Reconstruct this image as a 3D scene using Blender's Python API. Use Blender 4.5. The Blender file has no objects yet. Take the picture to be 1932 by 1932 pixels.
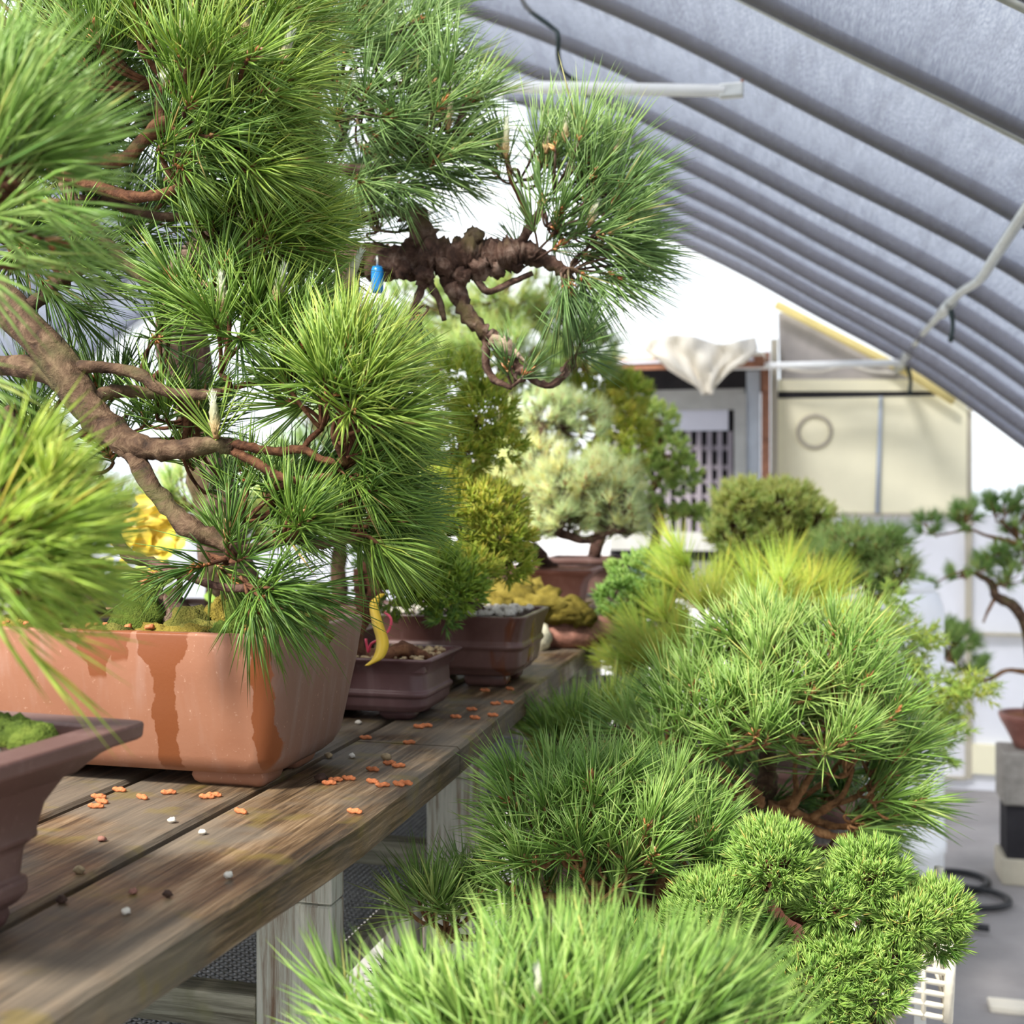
import bpy, math, random
import numpy as np
from mathutils import Vector, noise as mnoise

rng = np.random.default_rng(11)
random.seed(5)
S = bpy.context.scene
COL = S.collection

# ------------------------------------------------------------------ camera frame
F_PX, CX, CY = 2300.0, 966.0, 925.0
TH = math.atan(584.0 / F_PX)
RT = np.array([math.cos(TH), math.sin(TH), 0.0])
FW = np.array([-math.sin(TH), math.cos(TH), 0.0])
UP = np.array([0.0, 0.0, 1.0])
EYE = np.array([0.0, 0.0, 1.5])
BENCH_Z = 1.18
TABLE_Z = 0.80
WALL_Y = 6.47


def P(px, py, d):
    """point seen at (px, py) of the photo at distance d along the view"""
    return EYE + d * (FW + RT * (px - CX) / F_PX - UP * (py - CY) / F_PX)


def on_z(px, py, z):
    return P(px, py, (EYE[2] - z) * F_PX / (py - CY))


def on_y(px, py, y):
    v = FW + RT * (px - CX) / F_PX - UP * (py - CY) / F_PX
    return EYE + v * (y / v[1])


# ------------------------------------------------------------------ object helpers
def tag(o, label=None, cat=None, group=None, kind=None):
    if label: o['label'] = label
    if cat: o['category'] = cat
    if group: o['group'] = group
    if kind: o['kind'] = kind
    return o


def empty(name, loc, label=None, cat=None, group=None, kind=None):
    o = bpy.data.objects.new(name, None)
    o.empty_display_size = 0.05
    o.location = tuple(float(v) for v in loc)
    COL.objects.link(o)
    return tag(o, label, cat, group, kind)


def origin_of(parent):
    while parent.parent is not None:
        parent = parent.parent
    return np.array(parent.location)


def mesh_obj(name, verts, faces, m, parent=None, smooth=True, tint=None, loc=None):
    verts = np.asarray(verts, dtype=np.float64)
    if parent is not None:
        verts = verts - origin_of(parent)
    elif loc is not None:
        verts = verts - np.asarray(loc)
    me = bpy.data.meshes.new(name)
    if isinstance(faces, np.ndarray):
        nf, k = faces.shape
        me.vertices.add(len(verts))
        me.vertices.foreach_set('co', verts.astype(np.float32).ravel())
        me.loops.add(nf * k)
        me.loops.foreach_set('vertex_index', faces.astype(np.int32).ravel())
        me.polygons.add(nf)
        me.polygons.foreach_set('loop_start', (np.arange(nf) * k).astype(np.int32))
        me.polygons.foreach_set('loop_total', np.full(nf, k, dtype=np.int32))
        me.update(calc_edges=True)
    else:
        me.from_pydata([tuple(v) for v in verts], [], faces)
        me.update()
    if smooth:
        me.polygons.foreach_set('use_smooth', np.ones(len(me.polygons), dtype=bool))
    if tint is not None:
        a = me.attributes.new('tint', 'FLOAT', 'POINT')
        a.data.foreach_set('value', np.asarray(tint, dtype=np.float32))
    if m is not None:
        me.materials.append(m)
    o = bpy.data.objects.new(name, me)
    COL.objects.link(o)
    if parent is not None:
        o.parent = parent
    elif loc is not None:
        o.location = tuple(float(v) for v in loc)
    return o


class MB:
    """collects shapes that become ONE mesh"""
    def __init__(s):
        s.v = []; s.f = []

    def add(s, v, f):
        b = len(s.v)
        s.v.extend([tuple(map(float, x)) for x in v])
        s.f.extend([tuple(i + b for i in q) for q in f])

    def box(s, lo, hi):
        (a, b, c), (d, e, g) = lo, hi
        s.add([(a, b, c), (d, b, c), (d, e, c), (a, e, c), (a, b, g), (d, b, g), (d, e, g), (a, e, g)],
              [(0, 3, 2, 1), (4, 5, 6, 7), (0, 1, 5, 4), (1, 2, 6, 5), (2, 3, 7, 6), (3, 0, 4, 7)])

    def loft(s, rings, cap0=True, cap1=True, closed=True):
        n = len(rings[0]); f = []
        for k in range(len(rings) - 1):
            for i in range(n if closed else n - 1):
                j = (i + 1) % n
                f.append((k * n + i, k * n + j, (k + 1) * n + j, (k + 1) * n + i))
        if cap0: f.append(tuple(range(n - 1, -1, -1)))
        if cap1: f.append(tuple((len(rings) - 1) * n + i for i in range(n)))
        s.add([p for r in rings for p in r], f)

    def tube(s, pts, rad, seg=8, rough=0.0, sub=4):
        pts = np.asarray(pts, float); rad = np.asarray(rad, float)
        if np.ndim(rad) == 0: rad = np.full(len(pts), float(rad))
        if sub > 1 and len(pts) > 2: pts, rad = catmull(pts, rad, sub)
        rings = []
        t0 = pts[1] - pts[0]; t0 /= np.linalg.norm(t0) + 1e-9
        ref = np.array([0, 0, 1.0]) if abs(t0[2]) < .9 else np.array([1.0, 0, 0])
        nrm = np.cross(t0, ref); nrm /= np.linalg.norm(nrm)
        for i in range(len(pts)):
            t = pts[min(i + 1, len(pts) - 1)] - pts[max(i - 1, 0)]
            t /= np.linalg.norm(t) + 1e-9
            nrm = nrm - t * np.dot(nrm, t); nrm /= np.linalg.norm(nrm) + 1e-9
            b = np.cross(t, nrm)
            ring = []
            for k in range(seg):
                a = 2 * math.pi * k / seg
                r = rad[i]
                if rough:
                    q = pts[i] / max(rad[i], 1e-4) * .30 + (nrm * math.cos(a) + b * math.sin(a)) * .9
                    r *= 1 + rough * mnoise.noise(Vector(q)) * 1.6
                ring.append(pts[i] + (nrm * math.cos(a) + b * math.sin(a)) * r)
            rings.append(ring)
        s.loft(rings)

    def blob(s, c, r, seg=14, rings=9, rough=0.2, fr=3.0, flat=None):
        c = np.asarray(c, float); r = np.asarray(r, float)
        off = random.random() * 50
        v = []
        for i in range(rings + 1):
            ph = math.pi * i / rings
            for k in range(seg):
                a = 2 * math.pi * k / seg
                n = np.array([math.sin(ph) * math.cos(a), math.sin(ph) * math.sin(a), math.cos(ph)])
                q = 1 + rough * mnoise.noise(Vector(n * fr * .5 + off)) + rough * .5 * mnoise.noise(Vector(n * fr + off))
                p = n * q * r
                if flat is not None: p[2] = max(p[2], -flat)
                v.append(c + p)
        f = []
        for i in range(rings):
            for k in range(seg):
                j = (k + 1) % seg
                f.append((i * seg + k, (i + 1) * seg + k, (i + 1) * seg + j, i * seg + j))
        s.add(v, f)

    def build(s, name, m, parent=None, smooth=True, loc=None):
        return mesh_obj(name, np.array(s.v), s.f, m, parent, smooth, loc=loc)


def bevel(o, w, seg=2):
    md = o.modifiers.new('bevel', 'BEVEL'); md.width = w; md.segments = seg; md.limit_method = 'ANGLE'
    return o


def autosmooth(o, ang=40):
    me = o.data
    me.polygons.foreach_set('use_smooth', np.ones(len(me.polygons), dtype=bool))
    try: me.set_sharp_from_angle(angle=math.radians(ang))
    except Exception: pass
    return o


def catmull(pts, rad, sub):
    P0 = np.vstack([2 * pts[0] - pts[1], pts, 2 * pts[-1] - pts[-2]])
    R0 = np.concatenate([[rad[0]], rad, [rad[-1]]])
    op, orr = [], []
    for i in range(1, len(P0) - 2):
        for k in range(sub):
            t = k / sub
            a, b, c, d = P0[i - 1], P0[i], P0[i + 1], P0[i + 2]
            op.append(.5 * (2 * b + (c - a) * t + (2 * a - 5 * b + 4 * c - d) * t * t + (3 * b - a - 3 * c + d) * t ** 3))
            orr.append(R0[i] * (1 - t) + R0[i + 1] * t)
    op.append(pts[-1]); orr.append(rad[-1])
    return np.array(op), np.array(orr)


# ------------------------------------------------------------------ materials
class N:
    def __init__(s, name):
        s.m = bpy.data.materials.new(name); s.m.use_nodes = True
        s.t = s.m.node_tree; s.t.nodes.clear()
        s.out = s.t.nodes.new('ShaderNodeOutputMaterial')

    def n(s, typ, **kw):
        x = s.t.nodes.new(typ)
        for k, v in kw.items(): setattr(x, k, v)
        return x

    def l(s, a, b): s.t.links.new(a, b)

    def val(s, sock, v):
        if hasattr(v, 'is_linked') or hasattr(v, 'links'): s.l(v, sock)
        else: sock.default_value = v

    def math(s, op, a, b=0.0, c=0.0):
        x = s.n('ShaderNodeMath', operation=op)
        s.val(x.inputs[0], a); s.val(x.inputs[1], b); s.val(x.inputs[2], c)
        return x.outputs[0]

    def coord(s, scale=(1, 1, 1), kind='Object'):
        c = s.n('ShaderNodeTexCoord'); mp = s.n('ShaderNodeMapping')
        mp.inputs['Scale'].default_value = scale
        s.l(c.outputs[kind], mp.inputs[0]); return mp.outputs[0]

    def noise(s, co, scale, detail=3, rough=.55, dist=0.0):
        x = s.n('ShaderNodeTexNoise')
        x.inputs['Scale'].default_value = scale; x.inputs['Detail'].default_value = detail
        x.inputs['Roughness'].default_value = rough; x.inputs['Distortion'].default_value = dist
        s.l(co, x.inputs['Vector']); return x.outputs['Fac']

    def ramp(s, fac, stops):
        x = s.n('ShaderNodeValToRGB'); e = x.color_ramp.elements
        while len(e) > 1: e.remove(e[-1])
        e[0].position = stops[0][0]; e[0].color = (*stops[0][1], 1)
        for p, c in stops[1:]:
            q = e.new(p); q.color = (*c, 1)
        s.l(fac, x.inputs[0]); return x.outputs[0]

    def step(s, v, a, b):
        x = s.n('ShaderNodeMapRange'); x.interpolation_type = 'SMOOTHSTEP'
        s.val(x.inputs['Value'], v); s.val(x.inputs['From Min'], a); s.val(x.inputs['From Max'], b)
        return x.outputs[0]

    def mix(s, fac, a, b):
        x = s.n('ShaderNodeMix', data_type='RGBA')
        s.val(x.inputs[0], fac)
        for k, v in ((6, a), (7, b)):
            if isinstance(v, tuple): x.inputs[k].default_value = (*v, 1)
            else: s.l(v, x.inputs[k])
        return x.outputs[2]

    def pbr(s, col, rough=.6, spec=.4, metal=0.0, bump=None, bstr=.3, bdist=.01):
        b = s.n('ShaderNodeBsdfPrincipled')
        if isinstance(col, tuple): b.inputs['Base Color'].default_value = (*col, 1)
        else: s.l(col, b.inputs['Base Color'])
        s.val(b.inputs['Roughness'], rough); b.inputs['Specular IOR Level'].default_value = spec
        b.inputs['Metallic'].default_value = metal
        if bump is not None:
            bp = s.n('ShaderNodeBump'); bp.inputs['Strength'].default_value = bstr; bp.inputs['Distance'].default_value = bdist
            s.l(bump, bp.inputs['Height']); s.l(bp.outputs[0], b.inputs['Normal'])
        return b.outputs[0]

    def done(s, sh): s.l(sh, s.out.inputs[0]); return s.m


def simple(name, col, rough=.6, spec=.4, metal=0.0, var=.25, sc=30.0, bstr=.15):
    n = N(name); co = n.coord()
    f = n.noise(co, sc, 4)
    c = n.ramp(f, [(.25, tuple(x * (1 - var) for x in col)), (.75, tuple(min(1, x * (1 + var)) for x in col))])
    return n.done(n.pbr(c, rough, spec, metal, f, bstr, .004))


def leaf(name, stops, trans=.3, rough=.4, spec=.5):
    n = N(name)
    a = n.n('ShaderNodeAttribute', attribute_name='tint')
    c = n.ramp(a.outputs['Fac'], stops)
    p = n.pbr(c, rough, spec)
    tr = n.n('ShaderNodeBsdfTranslucent'); n.l(c, tr.inputs[0])
    mx = n.n('ShaderNodeMixShader'); mx.inputs[0].default_value = trans
    n.l(p, mx.inputs[1]); n.l(tr.outputs[0], mx.inputs[2])
    return n.done(mx.outputs[0])


M = {}
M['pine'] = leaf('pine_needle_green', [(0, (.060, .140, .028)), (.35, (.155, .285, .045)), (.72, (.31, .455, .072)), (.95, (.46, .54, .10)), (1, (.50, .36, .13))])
M['pine_back'] = leaf('pine_needle_grey_green', [(0, (.090, .180, .055)), (.4, (.20, .345, .10)), (.8, (.36, .52, .16)), (1, (.55, .52, .20))])
M['pine_yellow'] = leaf('pine_needle_yellow_green', [(0, (.18, .34, .04)), (.45, (.36, .52, .065)), (.8, (.56, .64, .11)), (1, (.66, .55, .10))], .32)
M['pine_fresh'] = leaf('pine_needle_fresh', [(0, (.09, .21, .04)), (.45, (.235, .410, .075)), (.8, (.42, .57, .16)), (1, (.58, .58, .16))], .30)
M['pine_gold'] = leaf('pine_needle_gold', [(0, (.18, .34, .05)), (.45, (.42, .58, .07)), (.8, (.64, .66, .10)), (1, (.70, .48, .08))], .35)
M['white_pine'] = leaf('white_pine_needle', [(0, (.26, .38, .13)), (.4, (.52, .67, .27)), (.75, (.80, .90, .50)), (1, (.75, .66, .16))], .4)
M['juniper'] = leaf('juniper_scale', [(0, (.065, .19, .03)), (.45, (.215, .375, .06)), (.85, (.41, .56, .13)), (1, (.60, .46, .12))], .25)
M['juniper_gold'] = leaf('juniper_scale_gold', [(0, (.13, .25, .03)), (.45, (.36, .52, .05)), (.8, (.58, .64, .08)), (1, (.66, .56, .08))], .3)
M['juniper_soft'] = leaf('juniper_scale_soft', [(0, (.18, .33, .07)), (.45, (.44, .64, .14)), (.8, (.74, .85, .27)), (1, (.74, .72, .2))], .42)
M['juniper_dark'] = leaf('juniper_scale_dark', [(0, (.08, .19, .03)), (.5, (.20, .37, .06)), (1, (.38, .53, .12))], .25)
M['fir'] = leaf('fir_leaf_bright', [(0, (.20, .38, .07)), (.45, (.42, .62, .11)), (.8, (.62, .76, .15)), (1, (.72, .70, .12))], .35)
M['leaf_yellow'] = leaf('yellow_leaf', [(0, (.70, .50, .04)), (.7, (.85, .66, .08)), (1, (.45, .50, .08))], .4)
M['leaf_green'] = leaf('broad_green_leaf', [(0, (.25, .42, .07)), (.6, (.42, .55, .12)), (1, (.55, .62, .16))], .4)


def bark(name, dark, mid, light, moss=None, sc=60):
    n = N(name); co = n.coord()
    a = n.noise(co, sc, 5, .65, .4); b = n.noise(co, sc * .22, 3)
    c = n.ramp(a, [(.3, dark), (.5, mid), (.72, light)])
    if moss: c = n.mix(n.math('MULTIPLY', n.step(b, .5, .66), .75), c, moss)
    return n.done(n.pbr(c, .85, .25, 0, a, .9, .006))


M['bark'] = bark('pine_bark', (.022, .012, .008), (.080, .045, .026), (.19, .125, .075), (.12, .105, .045))
M['bark_red'] = bark('pine_twig_bark', (.030, .011, .006), (.105, .042, .020), (.21, .10, .048))
M['bark_old'] = bark('old_pine_bark', (.018, .010, .008), (.085, .045, .032), (.24, .17, .135), (.10, .085, .03), 45)
M['bark_tan'] = bark('tan_twig_bark', (.055, .026, .010), (.19, .092, .036), (.36, .20, .09))
M['bark_dark'] = bark('dark_bark', (.02, .010, .008), (.07, .035, .025), (.16, .09, .07))
M['bud'] = leaf('pine_bud', [(0, (.20, .055, .015)), (.5, (.42, .16, .05)), (1, (.62, .36, .16))], .1)
M['candle'] = leaf('pine_candle', [(0, (.24, .12, .04)), (.3, (.40, .30, .14)), (.55, (.36, .36, .22)), (1, (.50, .53, .40))], .1, .7)
M['deadwood'] = bark('bleached_deadwood', (.12, .08, .055), (.30, .22, .16), (.45, .36, .28))


def wood(name, cols, wet=.55, moss=(.22, .19, .03), axis='Y', mossy=.6, patch=None):
    n = N(name)
    sc = {'Y': (1, .05, 1), 'Z': (1, 1, .05), 'X': (.05, 1, 1)}[axis]
    co = n.coord(sc); cw = n.coord()
    g = n.noise(co, 190, 5, .7, .5); g2 = n.noise(co, 34, 4, .55, 1.4)
    big = n.noise(cw, 5.5, 4, .6); mid = n.noise(cw, 17, 3)
    gg = n.math('ADD', n.math('MULTIPLY', g, .55), n.math('MULTIPLY', g2, .45))
    c = n.ramp(gg, [(.38, cols[0]), (.465, cols[1]), (.535, cols[2]), (.63, cols[3])])
    if patch: c = n.mix(n.math('MULTIPLY', n.step(big, .44, .60), .8), c, n.mix(gg, patch[0], patch[1]))
    c = n.mix(n.math('MULTIPLY', n.step(mid, .54, .70), mossy), c, moss)
    ro = n.ramp(big, [(.35, (wet, wet, wet)), (.65, (.8, .8, .8))])
    return n.done(n.pbr(c, ro, .45, 0, gg, .8, .003))


M['plank'] = wood('weathered_wet_plank', [(.026, .016, .008), (.078, .047, .024), (.155, .098, .052), (.30, .21, .125)], .30, (.17, .125, .022), 'Y', .5, ((.05, .038, .027), (.20, .165, .125)))
M['plank_edge'] = M['plank']
M['post'] = wood('pale_treated_post', [(.16, .10, .06), (.32, .29, .23), (.44, .45, .38), (.54, .52, .45)], .7, (.36, .38, .30), 'Z', .4)
M['rail'] = wood('grey_rail', [(.10, .09, .06), (.19, .18, .13), (.28, .27, .20), (.36, .34, .26)], .7, (.16, .16, .07), 'X', .5)
M['table'] = wood('grey_table_board', [(.07, .06, .05), (.12, .105, .085), (.18, .16, .135), (.25, .23, .20)], .7, (.35, .36, .28), 'Y', .2)


def ceramic(name, base, light, stain=None, rough=.5, streak=True, spec=.4):
    n = N(name); co = n.coord(); cs = n.coord((1, 1, .12))
    a = n.noise(co, 9, 4); fine = n.noise(co, 160, 3); st = n.noise(cs, 38, 3)
    c = n.mix(n.step(a, .35, .68), base, light)
    c = n.mix(n.math('MULTIPLY', n.step(fine, .60, .75), .35), c, tuple(min(1, x * 1.5) for x in light))
    if streak: c = n.mix(n.math('MULTIPLY', n.step(st, .58, .78), .4), c, tuple(min(1, x * 1.35 + .06) for x in light))
    ro = rough
    if stain:
        s2 = n.noise(cs, 14, 2)
        f = n.step(s2, .60, .64)
        c = n.mix(n.math('MULTIPLY', f, .8), c, stain)
        ro = n.math('SUBTRACT', rough, n.math('MULTIPLY', f, .25))
    return n.done(n.pbr(c, ro, spec, 0, fine, .10, .002))


M['brown_pot'] = ceramic('purple_brown_clay', (.105, .050, .042), (.165, .092, .078), None, .55)
M['glazed_pot'] = ceramic('wet_red_brown_clay', (.085, .034, .028), (.165, .085, .072), (.17, .050, .018), .36)
M['small_pot'] = ceramic('dark_maroon_clay', (.075, .028, .030), (.14, .075, .074), None, .42)
M['red_pot'] = ceramic('red_clay', (.20, .075, .055), (.30, .13, .10), None, .5)
M['teal_pot'] = simple('pale_teal_glaze', (.36, .56, .55), .25, .5, 0, .2, 12)
M['soil'] = simple('dark_potting_soil', (.055, .032, .022), .9, .2, 0, .7, 140, .9)
M['soil_red'] = simple('red_akadama_soil', (.22, .09, .045), .9, .2, 0, .6, 180, .9)


def mossmat(name, a, b, c):
    n = N(name); co = n.coord()
    f = n.noise(co, 34, 5, .7); g = n.noise(co, 420, 2)
    k = n.ramp(f, [(.3, a), (.5, b), (.7, c)])
    return n.done(n.pbr(k, .95, .1, 0, g, .9, .004))


M['moss'] = mossmat('olive_moss', (.045, .050, .012), (.14, .135, .03), (.27, .22, .055))
M['moss_green'] = mossmat('green_moss', (.025, .042, .008), (.075, .110, .018), (.15, .19, .035))
M['moss_gold'] = mossmat('golden_moss', (.07, .055, .012), (.20, .155, .028), (.33, .26, .06))
M['grit_white'] = simple('white_pumice', (.62, .57, .49), .8, .3, 0, .25, 60)
M['grit_tan'] = simple('tan_grit', (.34, .25, .14), .8, .3, 0, .45, 90)
M['pellet'] = simple('orange_fertilizer', (.50, .165, .065), .8, .25, 0, .3, 220, .6)
M['crumb_dark'] = simple('dark_crumb', (.06, .032, .022), .8, .3, 0, .4, 200)
M['stone'] = simple('cream_stone', (.52, .49, .36), .8, .3, 0, .4, 60, .5)
M['slab'] = simple('red_brown_rock', (.28, .13, .095), .75, .3, 0, .5, 50, .9)
M['ribbon'] = simple('yellow_plastic_ribbon', (.80, .52, .03), .35, .5, 0, .08, 30, .05)
M['pink_wire'] = simple('pink_coated_wire', (.62, .05, .10), .4, .5, 0, .1)
M['blue_tag'] = simple('blue_plastic_tag', (.01, .20, .55), .25, .5, 0, .12, 10, .05)
M['steel'] = simple('galvanised_steel', (.52, .54, .52), .42, .5, .55, .15, 40, .1)
M['tube_white'] = simple('white_painted_tube', (.95, .96, .92), .4, .5, 0, .05, 20, .05)
M['rusty'] = simple('rust_brown_paint', (.27, .12, .07), .7, .3, 0, .4, 30, .3)
M['black_rubber'] = simple('black_rubber', (.022, .022, .024), .5, .4, 0, .3, 40, .1)
M['cord'] = simple('dark_green_cord', (.03, .045, .045), .7, .3)
M['concrete'] = simple('grey_concrete', (.27, .25, .22), .9, .2, 0, .25, 40, .4)
M['white_plastic'] = simple('white_plastic', (.86, .87, .88), .4, .5, 0, .04, 8, .02)
M['wicker'] = simple('cream_cane', (.70, .66, .55), .6, .3, 0, .15, 60, .2)
M['wire'] = simple('expanded_steel_wire', (.30, .31, .32), .5, .4, .5, .3, 60, .2)
M['grey_frame'] = simple('grey_painted_frame', (.42, .42, .40), .6, .3, 0, .12, 14, .05)
M['blue_metal'] = simple('pale_blue_metal', (.50, .55, .62), .45, .5, .2, .15, 9, .05)
M['lavender'] = simple('lavender_board', (.62, .62, .70), .6, .3, 0, .06, 9, .05)
M['dark'] = simple('dark_interior_and_shadow', (.035, .033, .036), .9, .1, 0, .3, 8, .05)
M['lattice'] = simple('mauve_grey_lattice', (.26, .23, .26), .7, .3, 0, .15, 14, .05)
M['cream_tarp'] = simple('cream_tarp', (.80, .74, .62), .8, .2, 0, .07, 12, .2)
M['white_board'] = simple('white_wall_board', (.86, .86, .89), .7, .3, 0, .05, 3.0, .04)
M['yellow_board'] = simple('pale_yellow_board', (.94, .875, .62), .7, .3, 0, .06, 4.0, .06)
M['yellow_edge'] = simple('yellow_rafter', (.86, .70, .28), .6, .3, 0, .08, 6, .05)
M['batten'] = simple('beige_batten', (.52, .47, .36), .7, .3, 0, .12, 12, .1)
M['grey_film'] = simple('grey_brown_film', (.42, .38, .35), .35, .5, 0, .25, 5, .25)

# weed fabric floor
n = N('grey_weed_fabric'); co = n.coord()
a = n.noise(co, 1.6, 4); b = n.noise(n.coord((1, 14, 1)), 12, 2); d_ = n.noise(co, 14, 3)
c = n.ramp(a, [(.3, (.22, .205, .20)), (.6, (.37, .345, .335)), (.8, (.46, .415, .385))])
c = n.mix(n.math('MULTIPLY', n.step(b, .5, .7), .25), c, (.12, .12, .13))
c = n.mix(n.math('MULTIPLY', n.step(d_, .62, .75), .3), c, (.42, .36, .32))
M['floor'] = n.done(n.pbr(c, .75, .3, 0, b, .3, .004))

# shade cloth: a thick loose weave; the longer the way through it the darker
n = N('grey_shade_cloth'); co = n.coord((70, 1.2, 70)); c2 = n.coord((2.2, .22, 2.2))
w = n.noise(co, 4.0, 3, .6); e = n.noise(c2, 9, 5, .65)
col = n.ramp(w, [(.35, (.74, .75, .80)), (.62, (1, 1, 1))])
col = n.mix(n.math('MULTIPLY', n.step(e, .46, .74), .34), col, (.52, .52, .56))
df = n.n('ShaderNodeBsdfDiffuse'); df.inputs[0].default_value = (.72, .71, .76, 1)
tp = n.n('ShaderNodeBsdfTransparent'); n.l(col, tp.inputs[0])
m1 = n.n('ShaderNodeMixShader'); m1.inputs[0].default_value = .22
n.l(tp.outputs[0], m1.inputs[1]); n.l(df.outputs[0], m1.inputs[2])
va = n.n('ShaderNodeVolumeAbsorption'); va.inputs['Color'].default_value = (.29, .32, .40, 1); va.inputs['Density'].default_value = 57
n.l(va.outputs[0], n.out.inputs['Volume'])
M['cloth'] = n.done(m1.outputs[0])

# clear-white gable film
n = N('white_gable_film')
df = n.n('ShaderNodeBsdfTranslucent'); df.inputs[0].default_value = (.95, .96, .97, 1)
d2 = n.n('ShaderNodeBsdfDiffuse'); d2.inputs[0].default_value = (.93, .94, .95, 1)
tp = n.n('ShaderNodeBsdfTransparent'); tp.inputs[0].default_value = (.98, .99, 1, 1)
m0 = n.n('ShaderNodeMixShader'); m0.inputs[0].default_value = .5
n.l(df.outputs[0], m0.inputs[1]); n.l(d2.outputs[0], m0.inputs[2])
m1 = n.n('ShaderNodeMixShader'); m1.inputs[0].default_value = .45
n.l(m0.outputs[0], m1.inputs[1]); n.l(tp.outputs[0], m1.inputs[2])
M['film'] = n.done(m1.outputs[0])

# terracotta with wet runs of its own shape (object space: x along the front, z up)
def terracotta(runs):
    n = N('terracotta_with_wet_runs'); tc = n.n('ShaderNodeTexCoord'); sp = n.n('ShaderNodeSeparateXYZ')
    n.l(tc.outputs['Object'], sp.inputs[0])
    x, y, z = sp.outputs
    co = n.coord(); a = n.noise(co, 7, 4); fine = n.noise(co, 230, 3); st = n.noise(n.coord((1, 1, .12)), 45, 3)
    c = n.ramp(a, [(.3, (.255, .102, .055)), (.55, (.30, .130, .073)), (.75, (.335, .155, .092))])
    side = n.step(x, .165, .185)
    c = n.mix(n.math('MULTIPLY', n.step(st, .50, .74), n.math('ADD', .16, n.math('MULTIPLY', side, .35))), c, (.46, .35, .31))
    c = n.mix(n.math('MULTIPLY', side, .68), c, (.135, .085, .068))  # right face darkened: shade painted into the colour along with grey-brown film
    c = n.mix(n.math('MULTIPLY', n.step(fine, .64, .76), .4), c, (.62, .40, .29))
    wob = n.math('MULTIPLY', n.math('SUBTRACT', n.noise(n.coord((1, 1, 1)), 42, 4, .6), .5), .022)
    tot = None
    for x0, w0, w1, z0 in runs:                      # centre, half width at the rim, half width lower down, lowest z
        dx = n.math('ABSOLUTE', n.math('SUBTRACT', n.math('ADD', x, wob), x0))
        top = n.step(z, .128, .152)
        hw = n.math('ADD', w1, n.math('MULTIPLY', top, w0 - w1))
        m = n.math('MULTIPLY', n.step(n.math('SUBTRACT', hw, dx), -.0008, .0008), n.step(n.math('ADD', z, n.math('MULTIPLY', wob, .5)), z0 - .002, z0 + .004))
        tot = m if tot is None else n.math('MAXIMUM', tot, m)
    front = n.step(y, -.080, -.086)
    tot = n.math('MULTIPLY', tot, front)
    c = n.mix(tot, c, (.20, .062, .022))
    ro = n.math('SUBTRACT', .62, n.math('MULTIPLY', tot, .30))
    return n.done(n.pbr(c, ro, .4, 0, fine, .08, .002))


# ------------------------------------------------------------------ shapes for pots
def rrect(w, d, r, z, c, ang=0.0, seg=5):
    r = min(r, w / 2 - 1e-4, d / 2 - 1e-4)
    out = []
    for q, (sx, sy) in enumerate(((1, 1), (-1, 1), (-1, -1), (1, -1))):
        for k in range(seg + 1):
            a = math.pi / 2 * (q + k / seg)
            x = sx * (w / 2 - r) + r * math.cos(a); y = sy * (d / 2 - r) + r * math.sin(a)
            out.append((c[0] + x * math.cos(ang) - y * math.sin(ang), c[1] + x * math.sin(ang) + y * math.cos(ang), c[2] + z))
    return out


def add_pot(root, c, w, d, prof, m, ang=0.0, wall=.014, soil_drop=.012, soil_m='soil', foot=(.05, .035, .016), seg=5, name='pot', feet=True, lobes=0.0):
    """prof: list of (inset from w/d, height, corner radius) from bottom to rim"""
    mb = MB(); rings = []
    for o, z, r in prof: rings.append(rrect(w - 2 * o, d - 2 * o, r, z, c, ang, seg))
    o, z, r = prof[-1]
    rings.append(rrect(w - 2 * o - 2 * wall, d - 2 * o - 2 * wall, max(r - wall, .004), z, c, ang, seg))
    rings.append(rrect(w - 2 * o - 2 * wall - .004, d - 2 * o - 2 * wall - .004, max(r - wall, .004), z - soil_drop - .012, c, ang, seg))
    mb.loft(rings)
    pot = autosmooth(mb.build(name, m, root), 35)
    bevel(pot, .0022, 2)
    if feet:
        fo, fz, fr = prof[0]
        for sx in (-1, 1):
            for sy in (-1, 1):
                fb = MB(); fx = sx * (w / 2 - fo - foot[0] / 2 - .006); fy = sy * (d / 2 - fo - foot[1] / 2 - .006)
                rr = []
                for k, zz in ((-.004, 0.0), (0, .004), (.002, foot[2] * .6), (0, fz + .004)):
                    rr.append([(p[0], p[1], p[2]) for p in rrect(foot[0] + 2 * k, foot[1] + 2 * k, .008, zz, (0, 0, 0), 0, 3)])
                R = []
                for ring in rr:
                    R.append([(c[0] + (p[0] + fx) * math.cos(ang) - (p[1] + fy) * math.sin(ang), c[1] + (p[0] + fx) * math.sin(ang) + (p[1] + fy) * math.cos(ang), c[2] + p[2]) for p in ring])
                fb.loft(R); autosmooth(fb.build('pot_foot', m, pot), 40)
    # soil
    sw, sd = w - 2 * o - 2 * wall, d - 2 * o - 2 * wall
    sb = MB(); k0 = z - soil_drop; rg = []
    for t in (1.0, .85, .6, .35, .12):
        ring = rrect(sw * t, sd * t, max((r - wall), .004) * t, k0, c, ang, seg)
        rg.append([(p[0], p[1], p[2] + (0 if t == 1 else .010 * (1 - t) + .006 * mnoise.noise(Vector((p[0] * 60, p[1] * 60, 3))))) for p in ring])
    sb.loft(rg, cap0=False)
    soil = sb.build('soil', M[soil_m], root)
    return pot, soil, (sw, sd, c[2] + k0)


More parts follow.
